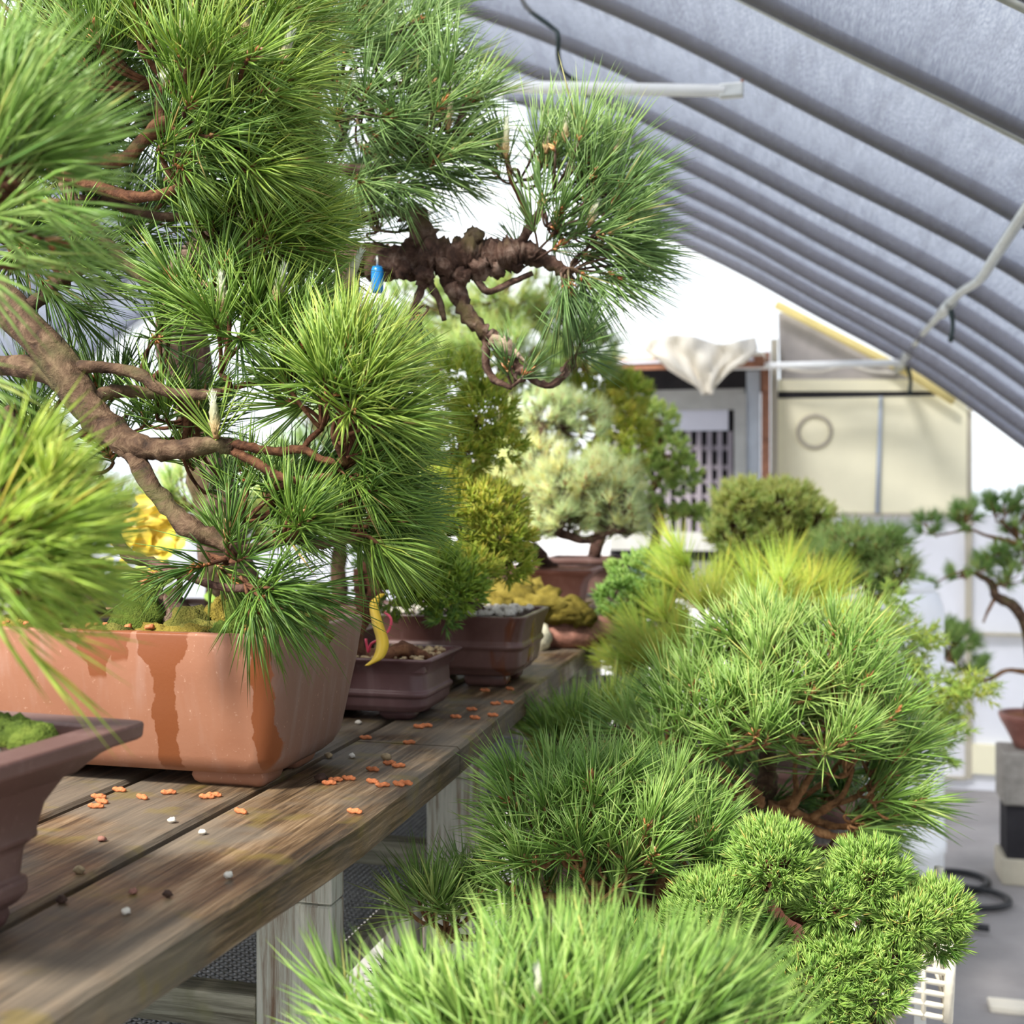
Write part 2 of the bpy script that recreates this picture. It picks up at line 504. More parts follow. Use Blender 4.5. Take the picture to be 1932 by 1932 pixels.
def pebbles(name, m, parent, pts, r, seg=5):
    mb = MB()
    for p in pts:
        q = r * random.uniform(.6, 1.3)
        mb.blob(p, (q * random.uniform(.8, 1.4), q * random.uniform(.8, 1.3), q * random.uniform(.6, .9)), 7, 5, .35)
    o = mb.build(name, m, parent); o['kind'] = 'stuff'
    return o


# ------------------------------------------------------------------ needles
def unit(a): return a / (np.linalg.norm(a, axis=-1, keepdims=True) + 1e-9)


def needle_mesh(pos, axis, nn, L, stem, rad, phi=(15, 70), lod=1, droop=.10, tint_mu=None, tint_sd=.22, curl=.12):
    """pos/axis per shoot; returns verts, tris, tint"""
    n0 = len(pos)
    idx = np.repeat(np.arange(n0), nn); n = len(idx)
    a = unit(axis)[idx]
    t = rng.random(n)
    base = pos[idx] + a * (stem * t)[:, None]
    rv = unit(rng.normal(size=(n, 3))); rv = unit(rv - a * np.sum(rv * a, 1)[:, None])
    ph = np.radians(phi[1] + (phi[0] - phi[1]) * np.clip(t + rng.normal(0, .18, n), 0, 1))
    d = a * np.cos(ph)[:, None] + rv * np.sin(ph)[:, None]
    ln = L * rng.uniform(.72, 1.08, n)
    bend = a * curl + np.array([0, 0, -1.0]) * droop + rng.normal(0, .05, (n, 3))
    mid = base + d * (ln * .55)[:, None] + bend * (ln * .28)[:, None] * .5
    tip = base + d * ln[:, None] + bend * ln[:, None] * .75
    u = unit(np.cross(d, unit(rng.normal(size=(n, 3))))); v = np.cross(d, u)
    ang = np.array([0, 2.094, 4.189])
    rr = rad * rng.uniform(.8, 1.15, n)
    off = (u[:, None, :] * np.cos(ang)[None, :, None] + v[:, None, :] * np.sin(ang)[None, :, None]) * rr[:, None, None]
    sh = rng.random(n0)
    mu = .45 if tint_mu is None else tint_mu
    tn = np.clip(mu + (sh[idx] - .5) * .35 + rng.normal(0, tint_sd, n) * .6, 0, .93)
    tn = np.where(rng.random(n) < .010, 1.0, tn)
    if lod == 1:
        V = np.concatenate([base[:, None, :] + off * .75, mid[:, None, :] + off, tip[:, None, :]], 1)
        tri = np.array([[0, 1, 4], [0, 4, 3], [1, 2, 5], [1, 5, 4], [2, 0, 3], [2, 3, 5], [3, 4, 6], [4, 5, 6], [5, 3, 6]])
        T = np.repeat(tn[:, None], 7, 1); T[:, 6] = np.clip(T[:, 6] + .12, 0, 1)
    else:
        V = np.concatenate([base[:, None, :] + off * 1.1, tip[:, None, :]], 1)
        tri = np.array([[0, 1, 3], [1, 2, 3], [2, 0, 3]]); T = np.repeat(tn[:, None], 4, 1)
    k = V.shape[1]
    faces = (np.arange(n)[:, None, None] * k + tri[None]).reshape(-1, 3)
    return V.reshape(-1, 3), faces, T.ravel()


DENS = .58


class Tree:
    def __init__(s, name, label, base, cat='bonsai tree', group=None):
        s.root = empty(name, base, label, cat, group); s.pts = []; s.trunk = None; s.rad = []

    def branch(s, pl, m='bark', name='branch', seg=10, rough=.25, sub=5):
        """pl: (px, py, distance, radius in px at that distance)"""
        pts = np.array([P(a, b, d) for a, b, d, r in pl]); rad = np.array([r * d / F_PX for a, b, d, r in pl])
        return s.branch_w(pts, rad, m, name, seg, rough, sub)

    def branch_w(s, pts, rad, m='bark', name='branch', seg=10, rough=.25, sub=5):
        pts = np.asarray(pts, float); rad = np.asarray(rad, float)
        mb = MB(); mb.tube(pts, rad, seg, rough, sub)
        par = s.root if (name == 'trunk' or s.trunk is None) else s.trunk
        o = mb.build(name, M[m], par)
        if name == 'trunk' and s.trunk is None: s.trunk = o
        q, r = catmull(pts, rad, 4)
        s.pts.extend(list(q)); s.rad.extend(list(r))
        return o

    def pad(s, cx, cy, rx, ry, d, rd, n, nn, L, m='pine', bias=(0, .6, 0), out=.8, rad=.0009, stem=.02, phi=(12, 68), lod=1,
            tw='bark_red', droop=.10, tint=None, shell=.55, twr=.0022, buds=.5, pos=None, axis=None, twigs=True, flat=False, curl=.12):
        C = P(cx, cy, d); k = d / F_PX
        if L > .04 and m != 'white_pine' and lod == 1:
            nn = max(5, int(nn * DENS)); rad = rad * 1.2; n = max(1, round(n * .86)); phi = (phi[0] * .8, phi[1] * .92)
        if pos is None:
            g = unit(rng.normal(size=(n, 3)))
            if flat: g[:, 1] = np.abs(g[:, 1])
            q = g * (shell + (1 - shell) * rng.random(n) ** .6)[:, None]
            pos = C + q[:, :1] * RT * rx * k + q[:, 1:2] * UP * ry * k + q[:, 2:3] * FW * rd
            axis = unit(out * (g[:, :1] * RT + g[:, 1:2] * UP + g[:, 2:3] * FW) + (bias[0] * RT + bias[1] * UP + bias[2] * FW) + rng.normal(0, .22, (n, 3)))
        if 1 < len(pos) <= 6:
            for p_, a_ in zip(pos, axis):
                s.pad(cx, cy, rx, ry, d, rd, 1, int(nn / DENS) + 1 if (L > .04 and m != 'white_pine' and lod == 1) else nn, L, m, bias, out, rad / 1.2 if (L > .04 and m != 'white_pine' and lod == 1) else rad, stem, phi, lod, tw, droop, tint, shell, twr, buds, p_[None], a_[None], twigs, flat, curl)
            return None
        V, Fc, T = needle_mesh(pos, axis, nn, L, stem, rad, phi, lod, droop, tint, curl=curl)
        o = mesh_obj('needle_tuft' if len(pos) == 1 else 'foliage_pad', V, Fc, M[m], s.root, True, T)
        if twigs and s.pts:
            A = np.array(s.pts); j = int(np.argmin(np.linalg.norm(A - C, axis=1))); anchor = A[j]; ar = s.rad[j]
            mb = MB(); kn = max(1, len(pos) // 6)
            ids = rng.choice(len(pos), kn, replace=False)
            nodes = [anchor * .45 + (pos[i] - axis[i] * .02) * .55 + rng.normal(0, .006, 3) - UP * .004 for i in ids]
            r0 = max(min(ar * .6, twr * 2.2), twr)
            for q in nodes:
                mb.tube([anchor, anchor * .5 + q * .5 + rng.normal(0, .006, 3), q], [r0, twr * 1.5, twr * 1.25], 6, .2, 3)
            N_ = np.array(nodes)
            for p, a in zip(pos, axis):
                if L < .03: break
                q = N_[int(np.argmin(np.linalg.norm(N_ - p, axis=1)))]
                mb.tube([q, q * .45 + (p - a * .012) * .55, p, p + a * stem * .95], [twr * 1.15, twr, twr, twr * .75], 5, .2, 3)
            mb.build('twig_cluster', M[tw], o)
        if buds > 0:
            sel = np.where(rng.random(len(pos)) < buds)[0]
            if len(sel):
                bp = pos[sel]; ba = axis[sel]
                V, Fc, T = needle_mesh(bp + ba * stem * .2, ba, 12, .0115, stem * 1.1, .0021, (20, 60), 1, 0, None, .5)
                mesh_obj('bud_scale', V, Fc, M['bud'], o, True, T)['kind'] = 'stuff'
        return o

    def juniper(s, cx, cy, rx, ry, d, rd, n=170, nn=11, L=.011, m='juniper', rad=.0010, **kw):
        n = max(4, int(n * .9)); L = L * 1.2; nn = int(nn * .95)
        a = dict(bias=(0, .55, 0), out=.9, stem=.012, phi=(8, 52), lod=1, droop=-.05, shell=.45, buds=0, twr=.0011, tw='bark_red')
        a.update(kw)
        return s.pad(cx, cy, rx, ry, d, rd, n, nn, L, m, rad=rad, **a)

    def candle(s, px, py, d, tx, ty, r=.0045, name='candle'):
        r *= .72
        a = P(px, py, d); b = P(tx, ty, d)
        mb = MB(); ts = np.linspace(0, 1, 7)
        mb.tube([a * (1 - t) + b * t for t in ts], [r * .55, r * .8, r, r * 1.08, r * 1.1, r * .95, r * .35], 8, .25, 2)
        ln = np.linalg.norm(b - a); ax = (b - a) / ln
        pos = np.array([a]); V, Fc, T = needle_mesh(pos, ax[None], 130, .012, ln * .98, .0009, (12, 38), 1, -.1)
        dd = np.clip(((V - a) @ ax) / ln, 0, 1)
        o = mesh_obj(name, V, Fc, M['candle'], s.root, True, dd)
        v2 = np.array(mb.v); dd2 = np.clip(((v2 - a) @ ax) / ln * .8, 0, 1)
        mesh_obj('candle_stem', v2, mb.f, M['candle'], o, True, dd2)
        return o


# ================================================================== SETTING
# floor
mb = MB(); mb.add([(-12, -8, 0), (9, -8, 0), (9, 14, 0), (-12, 14, 0)], [(0, 1, 2, 3)])
tag(mb.build('floor', M['floor'], smooth=False), 'grey woven ground cloth floor of the greenhouse', 'floor', kind='structure')

PROF = [(-5.8, 0), (-5.78, .6), (-5.65, 1.05), (-5.35, 1.42), (-5.0, 1.70), (-4.5, 2.09), (-4.0, 2.40), (-3.55, 2.67), (-3.05, 2.91), (-2.5, 3.08), (-2.0, 3.15),
        (-1.5, 3.08), (-.95, 2.91), (-.45, 2.67), (0, 2.40), (.5, 2.09), (1.0, 1.70), (1.35, 1.42), (1.65, 1.05), (1.78, .6), (1.8, 0)]
PROF = np.array([(x, 0, z) for x, z in PROF], float)
PR, _ = catmull(PROF, np.zeros(len(PROF)), 4)
HOOPS = [1.42, 1.95, 2.50, 3.02, 3.53, 4.0, 4.45, 4.93, 5.42, 5.90, 6.40]
# hoops
for i, y in enumerate(HOOPS):
    mb = MB(); mb.tube(PR + np.array([0, y, 0]), np.full(len(PR), .012), 8, 0, 1)
    tag(mb.build('trim_%d' % (i + 1), M['steel'], loc=(0, y, 0)), 'galvanised greenhouse hoop, number %d from the near end' % (i + 1), 'greenhouse hoop', kind='structure')
# shade cloth sagging between the hoops
TCL = .012


def shade_cloth(name, sel, label, HOOPS=HOOPS):
    nrm = np.zeros_like(sel)
    for i in range(len(sel)):
        t = sel[min(i + 1, len(sel) - 1)] - sel[max(i - 1, 0)]; t /= np.linalg.norm(t)
        nrm[i] = (-t[2], 0, t[0])
    nrm = unit(nrm)

    def row(y, lift):
        low = [sel[i] + nrm[i] * lift[i] + np.array([0, y, 0]) for i in range(len(sel))]
        return low + [p + nrm[i] * TCL for i, p in reversed(list(enumerate(low)))]
    rows = []
    for k in range(len(HOOPS) - 1):
        y0, y1 = HOOPS[k], HOOPS[k + 1]
        for j in range(14):
            u = j / 14
            sag = float(np.interp(y0, [1.0, 3.0, 6.0], [.095, .080, .068])) * 4 * u * (1 - u)
            rows.append(row(y0 + u * (y1 - y0), [.016 - sag * (1 + .16 * mnoise.noise(Vector((sel[i][0] * .9, k * 3.7, 1.0)))) for i in range(len(sel))]))
    rows.append(row(HOOPS[-1], [.016] * len(sel)))
    mb = MB(); mb.loft(rows, True, True)
    o = mb.build(name, M['cloth']); o.data.flip_normals()
    tag(o, label, 'shade cloth', kind='structure')


shade_cloth('ceiling', PR[(PR[:, 2] > 1.15) & (PR[:, 0] > -1.12)], 'grey shade cloth sagging between the hoops over the right side')
shade_cloth('ceiling', PR[(PR[:, 2] > 1.15) & (PR[:, 0] < -2.9)], 'grey shade cloth sagging between the hoops over the left side')
shade_cloth('ceiling', PR[(PR[:, 2] > 1.15) & (PR[:, 0] > .1)], 'added out-of-view grey shade cloth over the right side nearest to the camera', [-1.1, -.6, -.1, .4, .92, 1.42])  # unseen strip added to block sky light from the right and darken pot sides
for nm, x_ in (('wall_left', -5.79), ('wall_right', 1.79)):
    mb = MB(); mb.box((x_ - .01, .3, 0), (x_ + .01, 6.5, 1.1))
    tag(mb.build(nm, M['film'], smooth=False), 'white film side wall of the greenhouse on the ' + nm[5:], 'wall', kind='structure')

# ---- end wall
def wall_quad(mb, pts, y, th=.02):
    f = [on_y(a, b, y) for a, b in pts]
    bk = [p + np.array([0, th, 0]) for p in f]
    n_ = len(f)
    mb.add(f + bk, [tuple(range(n_)), tuple(range(2 * n_ - 1, n_ - 1, -1))] + [(i, i + n_, (i + 1) % n_ + n_, (i + 1) % n_) for i in range(n_)])


def wall_rect(name, x0, y0, x1, y1, m, y, parent=None, th=.02, loc=None):
    a = on_y(x0, y0, y); b = on_y(x1, y1, y)
    mb = MB(); mb.box((min(a[0], b[0]), y, min(a[2], b[2])), (max(a[0], b[0]), y + th, max(a[2], b[2])))
    return mb.build(name, m, parent, smooth=False, loc=loc)


# lower wall boards and upper film as one structure
mb = MB()
lo = on_y(1466, 968, WALL_Y)[2]
mb.box((-5.8, WALL_Y + .02, 0), (1.8, WALL_Y + .05, lo))
wb = tag(mb.build('wall_back', M['white_board'], smooth=False), 'white boarded end wall of the greenhouse', 'wall', kind='structure')
mb = MB()
top = [(p[0], WALL_Y + .03, p[2] + .02) for p in PR if p[2] > lo]
bot = [(p[0], WALL_Y + .03, lo) for p in PR if p[2] > lo]
mb.loft([bot, top], False, False, closed=False)
mb.build('gable_film', M['film'], wb, smooth=False)
wall_rect('batten', 1822, 770, 1834, 1470, M['batten'], WALL_Y - .012, wb, .03)
wall_rect('ledge', 1834, 1194, 2100, 1206, M['batten'], WALL_Y - .03, wb, .05)
wall_rect('batten', 1300, 1440, 1822, 1472, M['batten'], WALL_Y - .02, wb, .04)
wall_rect('skirting_board', 1834, 1405, 2100, 1474, M['yellow_board'], WALL_Y - .015, wb, .035)
mb = MB(); a = on_y(1464, 574, WALL_Y - .09); b = on_y(1716, 704, WALL_Y - .09)
mb.tube([a, b, on_y(1800, 758, WALL_Y - .09)], [.022, .022, .020], 8, 0, 1)
mb.build('rafter', M['yellow_edge'], wb)
# grey-brown plastic band between post and rafter
mb = MB(); wall_quad(mb, [(1468, 590), (1472, 720), (1772, 720), (1700, 690), (1500, 592)], WALL_Y - .01)
mb.build('film_band', M['grey_film'], wb, smooth=False)
mb = MB(); wall_quad(mb, [(1468, 716), (1468, 738), (1800, 738), (1776, 716)], WALL_Y - .03)
mb.build('sill_strip', M['yellow_board'], wb, smooth=False)

# yellow panel with the round outline
o0 = on_y(1646, 968, WALL_Y - .02)
t = empty('wall_panel', o0, 'pale yellow panel with a round vent outline on the end wall', 'wall panel')
wall_rect('panel_board', 1464, 746, 1824, 968, M['yellow_board'], WALL_Y - .02, t, .04)
wall_rect('panel_edge', 1464, 737, 1800, 746, M['dark'], WALL_Y - .022, t, .03)
wall_rect('panel_edge', 1464, 966, 1824, 974, M['batten'], WALL_Y - .024, t, .03)
rg = []
cc = on_y(1537, 814, WALL_Y - .025); rr = 29 * WALL_Y / F_PX
mb = MB(); ps = [cc + np.array([math.cos(q) * rr, 0, math.sin(q) * rr]) for q in np.linspace(0, 2 * math.pi, 41)]
mb.tube(ps, np.full(41, .011), 8, 0, 1)
mb.build('vent_ring', M['batten'], t)
mb = MB(); mb.tube([on_y(1662, 748, WALL_Y - .03), on_y(1688, 850, WALL_Y - .03), on_y(1655, 968, WALL_Y - .03)][::2], [.010, .014], 6, 0, 1)
mb.build('pale_brace', M['blue_metal'], t)

# shed front beside it: window_1 with lattice
t = empty('window_1', on_y(1310, 1100, WALL_Y - .1), 'shed window with a mauve grey lattice under the rusty eave', 'window', kind='structure')
wy = WALL_Y - .16
wall_rect('dark_opening', 1150, 770, 1392, 1060, M['dark'], wy + .06, t)
wall_rect('head_board', 1150, 738, 1405, 772, M['grey_frame'], wy, t, .05)
wall_rect('soffit', 1150, 696, 1440, 740, M['dark'], wy + .02, t, .05)
wall_rect('blind', 1150, 772, 1374, 812, M['lavender'], wy + .02, t, .015)
wall_rect('jamb', 1385, 742, 1408, 1100, M['grey_frame'], wy - .01, t, .06)
wall_rect('jamb', 1408, 700, 1434, 1100, M['blue_metal'], wy + .01, t, .06)
wall_rect('sill', 1150, 1003, 1400, 1040, M['grey_frame'], wy - .01, t, .06)
mb = MB()
for k in range(12):
    x0 = 1158 + k * 19.5
    a = on_y(x0, 814, wy + .02); b = on_y(x0 + 9.5, 1004, wy + .02)
    mb.box((a[0], wy + .02, b[2]), (b[0], wy + .035, a[2]))
for y_ in (842, 878, 905, 932):
    a = on_y(1150, y_, wy + .03); b = on_y(1380, y_ + 8, wy + .03)
    mb.box((a[0], wy + .037, b[2]), (b[0], wy + .05, a[2]))
mb.build('lattice', M['lattice'], t, smooth=False)
# eave
t = empty('shed_eave', on_y(1310, 700, wy - .25), 'rusty eave board of the shed above the lattice window', 'eave')
mb = MB(); a = on_y(1130, 700, wy - .25); b = on_y(1442, 672, wy - .25)
mb.box((a[0], wy - .27, a[2]), (b[0], wy - .24, b[2])); mb.build('fascia_board', M['rusty'], t, False)
mb = MB(); mb.box((a[0], wy - .28, a[2] + .03), (b[0] - .05, wy - .27, b[2] - .01)); mb.build('fascia_cap', M['lavender'], t, False)
mb = MB(); mb.box((a[0], wy - .27, b[2]), (b[0], WALL_Y, b[2] + .02)); mb.build('roof_board', M['cream_tarp'], t, False)
o = wall_rect('corner_post', 1436, 664, 1452, 1474.5, M['rusty'], wy - .06, None, .05, loc=on_y(1444, 1474, wy - .06)); tag(o, 'rust brown corner post of the shed beside the yellow panel', 'post')
o = wall_rect('corner_post', 1454, 640, 1467, 1470, M['batten'], WALL_Y - .08, None, .05, loc=on_y(1460, 1470, WALL_Y - .08)); tag(o, 'beige post between the rusty shed corner and the yellow panel', 'post')
# cream tarp corner hanging over the eave
mb = MB(); rows = []
for i in range(17):
    v = i / 16; row = []
    wd = 1 if v < .22 else max(.03, (1 - (v - .22) / .78) ** 1.25)
    for j in range(21):
        u = j / 20 - .5
        px = 1320 + 8 * v + u * 212 * wd + (14 * v if u > 0 else -6 * v * (1 - v))
        py = 640 + v * 104 + 7 * math.sin(u * 9) * (1 - v) + (10 * u if v < .5 else 0)
        fold = .05 * math.sin(u * 15 - v * 5.0) + .03 * math.sin(u * 31 + v * 9)
        row.append(on_y(px, py, wy - .34 + fold * (1 - .7 * v) - .04 * math.sin(min(1, v * 2) * 1.5)))
    rows.append(row)
mb.loft(rows, False, False, closed=False)
o = mb.build('tarp', M['cream_tarp'], loc=on_y(1322, 742, wy - .34)); tag(o, 'cream tarp corner hanging down over the shed eave', 'tarp')
md = o.modifiers.new('solid', 'SOLIDIFY'); md.thickness = .006

# pipes
def pipe(name, pts, r, m, label, cat, seg=10):
    mb = MB(); mb.tube(pts, np.full(len(pts), r), seg, 0, 3)
    return tag(mb.build(name, m, loc=pts[-1]), label, cat)


a = on_y(1392, 170, 3.0); b = on_y(300, 150, 3.0)
t = empty('collar_tie', a, 'white collar tie tube running level under the shade cloth', 'pipe')
mb = MB(); mb.tube([b, a + np.array([-.03, 0, 0])], [.0155, .0155], 12, 0, 1); mb.build('tube', M['tube_white'], t)
mb = MB(); mb.box(a + np.array([-.045, -.012, -.017]), a + np.array([.014, .014, .017])); bevel(mb.build('end_bracket', M['steel'], t, False), .004)
mb = MB(); mb.tube([a, a + np.array([.02, .02, .05])], [.004, .004], 6, 0, 1); mb.build('hook', M['rusty'], t)
a = on_y(1702, 684, 6.15); b = on_y(1300, 684, 6.15); b[2] = a[2]
pipe('collar_tie', [b, a], .017, M['tube_white'], 'white tie tube in front of the yellow end wall panel', 'pipe')
t = empty('purlin_pipe', P(1702, 684, 6.1), 'grey kinked purlin pipe running along the roof side at right', 'pipe')
pl = [(1702, 682, 6.1), (1745, 625, 4.75), (1785, 582, 3.95), (1812, 552, 3.5), (1848, 528, 3.1), (1878, 484, 2.8), (1932, 402, 2.42), (2050, 235, 1.85)]
mb = MB(); mb.tube([P(*q) for q in pl], np.full(len(pl), .0125), 10, .02, 4); mb.build('tube', M['steel'], t)
mb = MB(); mb.tube([P(1776, 592, 4.08), P(1796, 570, 3.78)], [.019, .019], 10, 0, 1); mb.build('coupling', M['steel'], t)
mb = MB(); mb.tube([P(1690, 700, 6.2), P(1716, 664, 5.7)], [.028, .028], 10, 0, 1); mb.build('end_clamp', M['steel'], t)
mb = MB(); mb.tube([P(1794, 585, 3.8), P(1798, 612, 3.8), P(1793, 645, 3.8)], [.009, .007, .009], 6, .2, 3)
tag(mb.build('hanging_rope', M['cord'], loc=P(1794, 585, 3.8)), 'dark cord hanging from the coupling of the kinked pipe', 'cord')
mb = MB(); mb.tube([P(1712, 690, 6.0), P(1718, 715, 6.0), P(1716, 745, 6.0)], [.012, .010, .010], 6, .1, 3)
tag(mb.build('hanging_rope', M['cord'], loc=P(1712, 690, 6.0)), 'short dark cord at the far end of the kinked pipe', 'cord')
mb = MB(); mb.tube([P(978, -30, 3.25), P(992, 12, 3.25), P(1042, 52, 3.22), P(1053, 66, 3.15), P(1053, 105, 3.2), P(1062, 135, 3.35), P(1085, 152, 3.5)], np.full(7, .0065), 7, 0, 4)
tag(mb.build('cable', M['cord'], loc=P(1053, 66, 3.15)), 'black cable looping under the shade cloth near the top', 'cable')
mb = MB(); ps = [on_y(1462, 690, 6.3), on_y(1500, 699, 6.3), on_y(1550, 701, 6.3), on_y(1600, 690, 6.3), on_y(1640, 700, 6.3), on_y(1690, 704, 6.3)]
mb.tube(ps, np.full(6, .008), 6, 0, 4)
tag(mb.build('rope', M['cream_tarp'], loc=ps[0]), 'pale rope sagging under the far white tie tube', 'rope')

# ================================================================== BENCHES
EDGE_Y = [.2, .70, 1.10, 1.43, 1.85, 2.6, 4.8]
EDGE_X = [-.462, -.452, -.430, -.436, -.452, -.466, -.47]


def edge_x(y): return float(np.interp(y, EDGE_Y, EDGE_X))


def plank(mb, x0f, x1f, y0, y1, z0, z1, n_=14):
    rings = []
    for k in range(n_ + 1):
        y = y0 + (y1 - y0) * k / n_
        a, b = x0f(y), x1f(y)
        e = .004
        rings.append([(a, y, z0 + e), (a + e, y, z0), (b - e, y, z0), (b, y, z0 + e), (b, y, z1 - e), (b - e, y, z1), (a + e, y, z1), (a, y, z1 - e)])
    mb.loft(rings)


def bench(label, y0, y1, joints, legs, rows=5):
    t = empty('plant_bench', (-.8, y0, 0), label, 'bench')
    for r in range(rows):
        xa = (lambda y, r=r: edge_x(y)) if r == 0 else (lambda y, r=r: -.590 - (r - 1) * .152)
        xb = (lambda y, r=r: -.578) if r == 0 else (lambda y, r=r: -.590 - (r - 1) * .152 - .140)
        cuts = [y0] + (joints if r == 0 else [] if r % 2 else [(y0 + y1) / 2]) + [y1]
        for k in range(len(cuts) - 1):
            mb = MB(); plank(mb, xb, xa, cuts[k] + .002, cuts[k + 1] - .002, BENCH_Z - .038, BENCH_Z)
            autosmooth(mb.build('plank', M['plank'], t), 30)
    xin = -.590 - (rows - 1) * .152 - .10
    for y in legs:
        mb = MB(); mb.box((xin - .03, y, BENCH_Z - .128), (-.512, y + .038, BENCH_Z - .0385)); bevel(mb.build('crossbar', M['post'], t, False), .003)
        for x in (-.512, xin + .06):
            mb = MB(); mb.box((x - .089, y + .0, 0), (x, y + .038, BENCH_Z - .1285)); bevel(mb.build('leg', M['post'], t, False), .003)
        mb = MB(); mb.box((xin + .06, y + .001, .905), (-.6015, y + .037, .945)); bevel(mb.build('lower_rail', M['rail'], t, False), .003)
    return t


bench('long weathered wooden bench carrying the row of potted bonsai at left', .25, 2.62, [1.458], [.62, 1.225, 1.82, 2.40])
bench('far wooden bench continuing behind the first toward the end wall', 2.70, 4.60, [3.5], [2.85, 3.6, 4.4])

# expanded metal shelf below
def mesh_shelf(x0, x1, y0, y1, z, cw, ch, r, label):
    V = []; Fc = []
    mb = MB()
    nx = int((x1 - x0) / cw); ny = int((y1 - y0) / ch)
    segs = []
    for i in range(nx):
        for j in range(ny):
            cx_, cy_ = x0 + (i + .5) * cw, y0 + (j + .5) * ch
            l, r_, b, t_ = (cx_ - cw / 2, cy_), (cx_ + cw / 2, cy_), (cx_, cy_ - ch / 2), (cx_, cy_ + ch / 2)
            segs += [(l, b), (b, r_), (r_, t_), (t_, l)]
    A = np.array(segs)
    p, q = A[:, 0], A[:, 1]
    d_ = unit(q - p); nn_ = np.stack([-d_[:, 1], d_[:, 0]], 1) * r
    def z3(a, zz): return np.concatenate([a, np.full((len(a), 1), zz)], 1)
    vs = np.stack([z3(p - nn_, z - r), z3(p + nn_, z - r), z3(q + nn_, z - r), z3(q - nn_, z - r), z3(p - nn_, z + r), z3(p + nn_, z + r), z3(q + nn_, z + r), z3(q - nn_, z + r)], 1)
    fq = np.array([[4, 7, 6, 5], [0, 1, 2, 3], [0, 4, 5, 1], [1, 5, 6, 2], [2, 6, 7, 3], [3, 7, 4, 0]])
    fc = (np.arange(len(vs))[:, None, None] * 8 + fq[None]).reshape(-1, 4)
    t = empty('mesh_shelf', (x0, y0, z), label, 'shelf')
    mesh_obj('wire_mesh', vs.reshape(-1, 3), fc, M['wire'], t, False)
    mb = MB(); mb.box((x1 - .004, y0, z - .02), (x1 + .02, y1, z + .004)); mb.build('edge_rail', M['rail'], t, False)
    for k, yy in enumerate(np.linspace(y0 + .05, y1 - .1, 4)):
        mb = MB(); mb.box((x0, yy, 0), (x0 + .05, yy + .05, z - .003)); mb.build('leg', M['post'], t, False)
        mb = MB(); mb.box((x1 - .03, yy, 0), (x1 + .018, yy + .05, z - .021)); mb.build('leg', M['post'], t, False)
    return t


mesh_shelf(-1.215, -.635, .9, 3.6, .872, .019, .012, .0016, 'expanded metal mesh shelf under the long bench')

# right-hand low table
t = empty('plant_table', (-.1, .8, 0), 'low grey board table under the right-hand trees', 'table')
for k in range(3):
    mb = MB(); x0 = -.30 + k * .135; mb.box((x0, .74, TABLE_Z - .03), (x0 + .126, 3.75, TABLE_Z)); bevel(mb.build('board', M['table'], t, False), .003)
mb = MB(); mb.box((-.495, 1.75, TABLE_Z - .03), (-.309, 3.75, TABLE_Z)); bevel(mb.build('board', M['table'], t, False), .003)
for y in (1.8, 3.69):
    mb = MB(); mb.box((-.48, y, 0), (-.435, y + .045, TABLE_Z - .0305)); mb.build('leg', M['steel'], t, False)
for y in (.8, 1.8, 2.75, 3.69):
    for x in (-.29, .04):
        mb = MB(); mb.box((x, y, 0), (x + .045, y + .045, TABLE_Z - .0305)); mb.build('leg', M['steel'], t, False)

# ================================================================== BIG PINE in terracotta
pc = P(535, 1207, 1.255)                                       # front right rim corner
PW, PD = .425, .235
cc = np.array([pc[0] + .004 - PW / 2, pc[1] - .004 + PD / 2, BENCH_Z])
big = Tree('black_pine_bonsai', 'large black pine in the square terracotta pot with wet runs', cc)
xr = PW / 2


def rx(px): return (px - 520) / F_PX * 1.262 / math.cos(TH) + xr - .029


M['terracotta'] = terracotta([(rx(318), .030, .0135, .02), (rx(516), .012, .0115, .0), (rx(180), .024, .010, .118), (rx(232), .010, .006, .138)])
# shift object space so the runs sit on the front face: the pot mesh is relative to the root, front at y = -PD/2
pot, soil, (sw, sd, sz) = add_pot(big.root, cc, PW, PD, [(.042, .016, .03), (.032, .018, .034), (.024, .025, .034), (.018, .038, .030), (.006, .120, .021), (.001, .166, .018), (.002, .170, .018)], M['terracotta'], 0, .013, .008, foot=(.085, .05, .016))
nt = M['terracotta'].node_tree
for k in range(22):
    x = cc[0] + random.uniform(-.47, .47) * sw; y = cc[1] + random.uniform(-.46, .30) * sd
    if k < 9: y = cc[1] - sd * random.uniform(.40, .47); x = cc[0] - sw * .45 + sw * .9 * k / 8
    mb = MB(); mb.blob((x, y, sz + .003), (random.uniform(.018, .04), random.uniform(.012, .022), random.uniform(.008, .016)), 18, 8, .45, 5)
    mb.build('moss_patch', M[random.choice(['moss', 'moss', 'moss_gold', 'moss_green'])], soil)
for k in range(7):                                             # root flare mounds
    p = P(260 + k * 52, 1128 + 12 * math.sin(k * 2), 1.36 + .02 * (k % 2)); p[2] = sz + .004
    mb = MB(); mb.blob(p, (.03, .03, .034 + .012 * math.sin(k * 1.7 + 1)), 18, 10, .5, 5); mb.build('moss_mound', M[['moss_green', 'bark_old', 'moss', 'moss_gold'][k % 4]], soil)
for k in range(16):
    q = (cc[0] + sw * random.uniform(-.44, .44), cc[1] - sd * random.uniform(.40, .48), sz + .010)
    mb = MB(); a = random.uniform(-.6, .6); L = random.uniform(.005, .009)
    mb.tube([np.array(q), np.array(q) + L * np.array([math.cos(a), math.sin(a) * .4, .2])], [.0028, .0026], 7, .3, 2)
    mb.build('soil_crumb', M['pellet'] if k % 3 else M['crumb_dark'], soil)

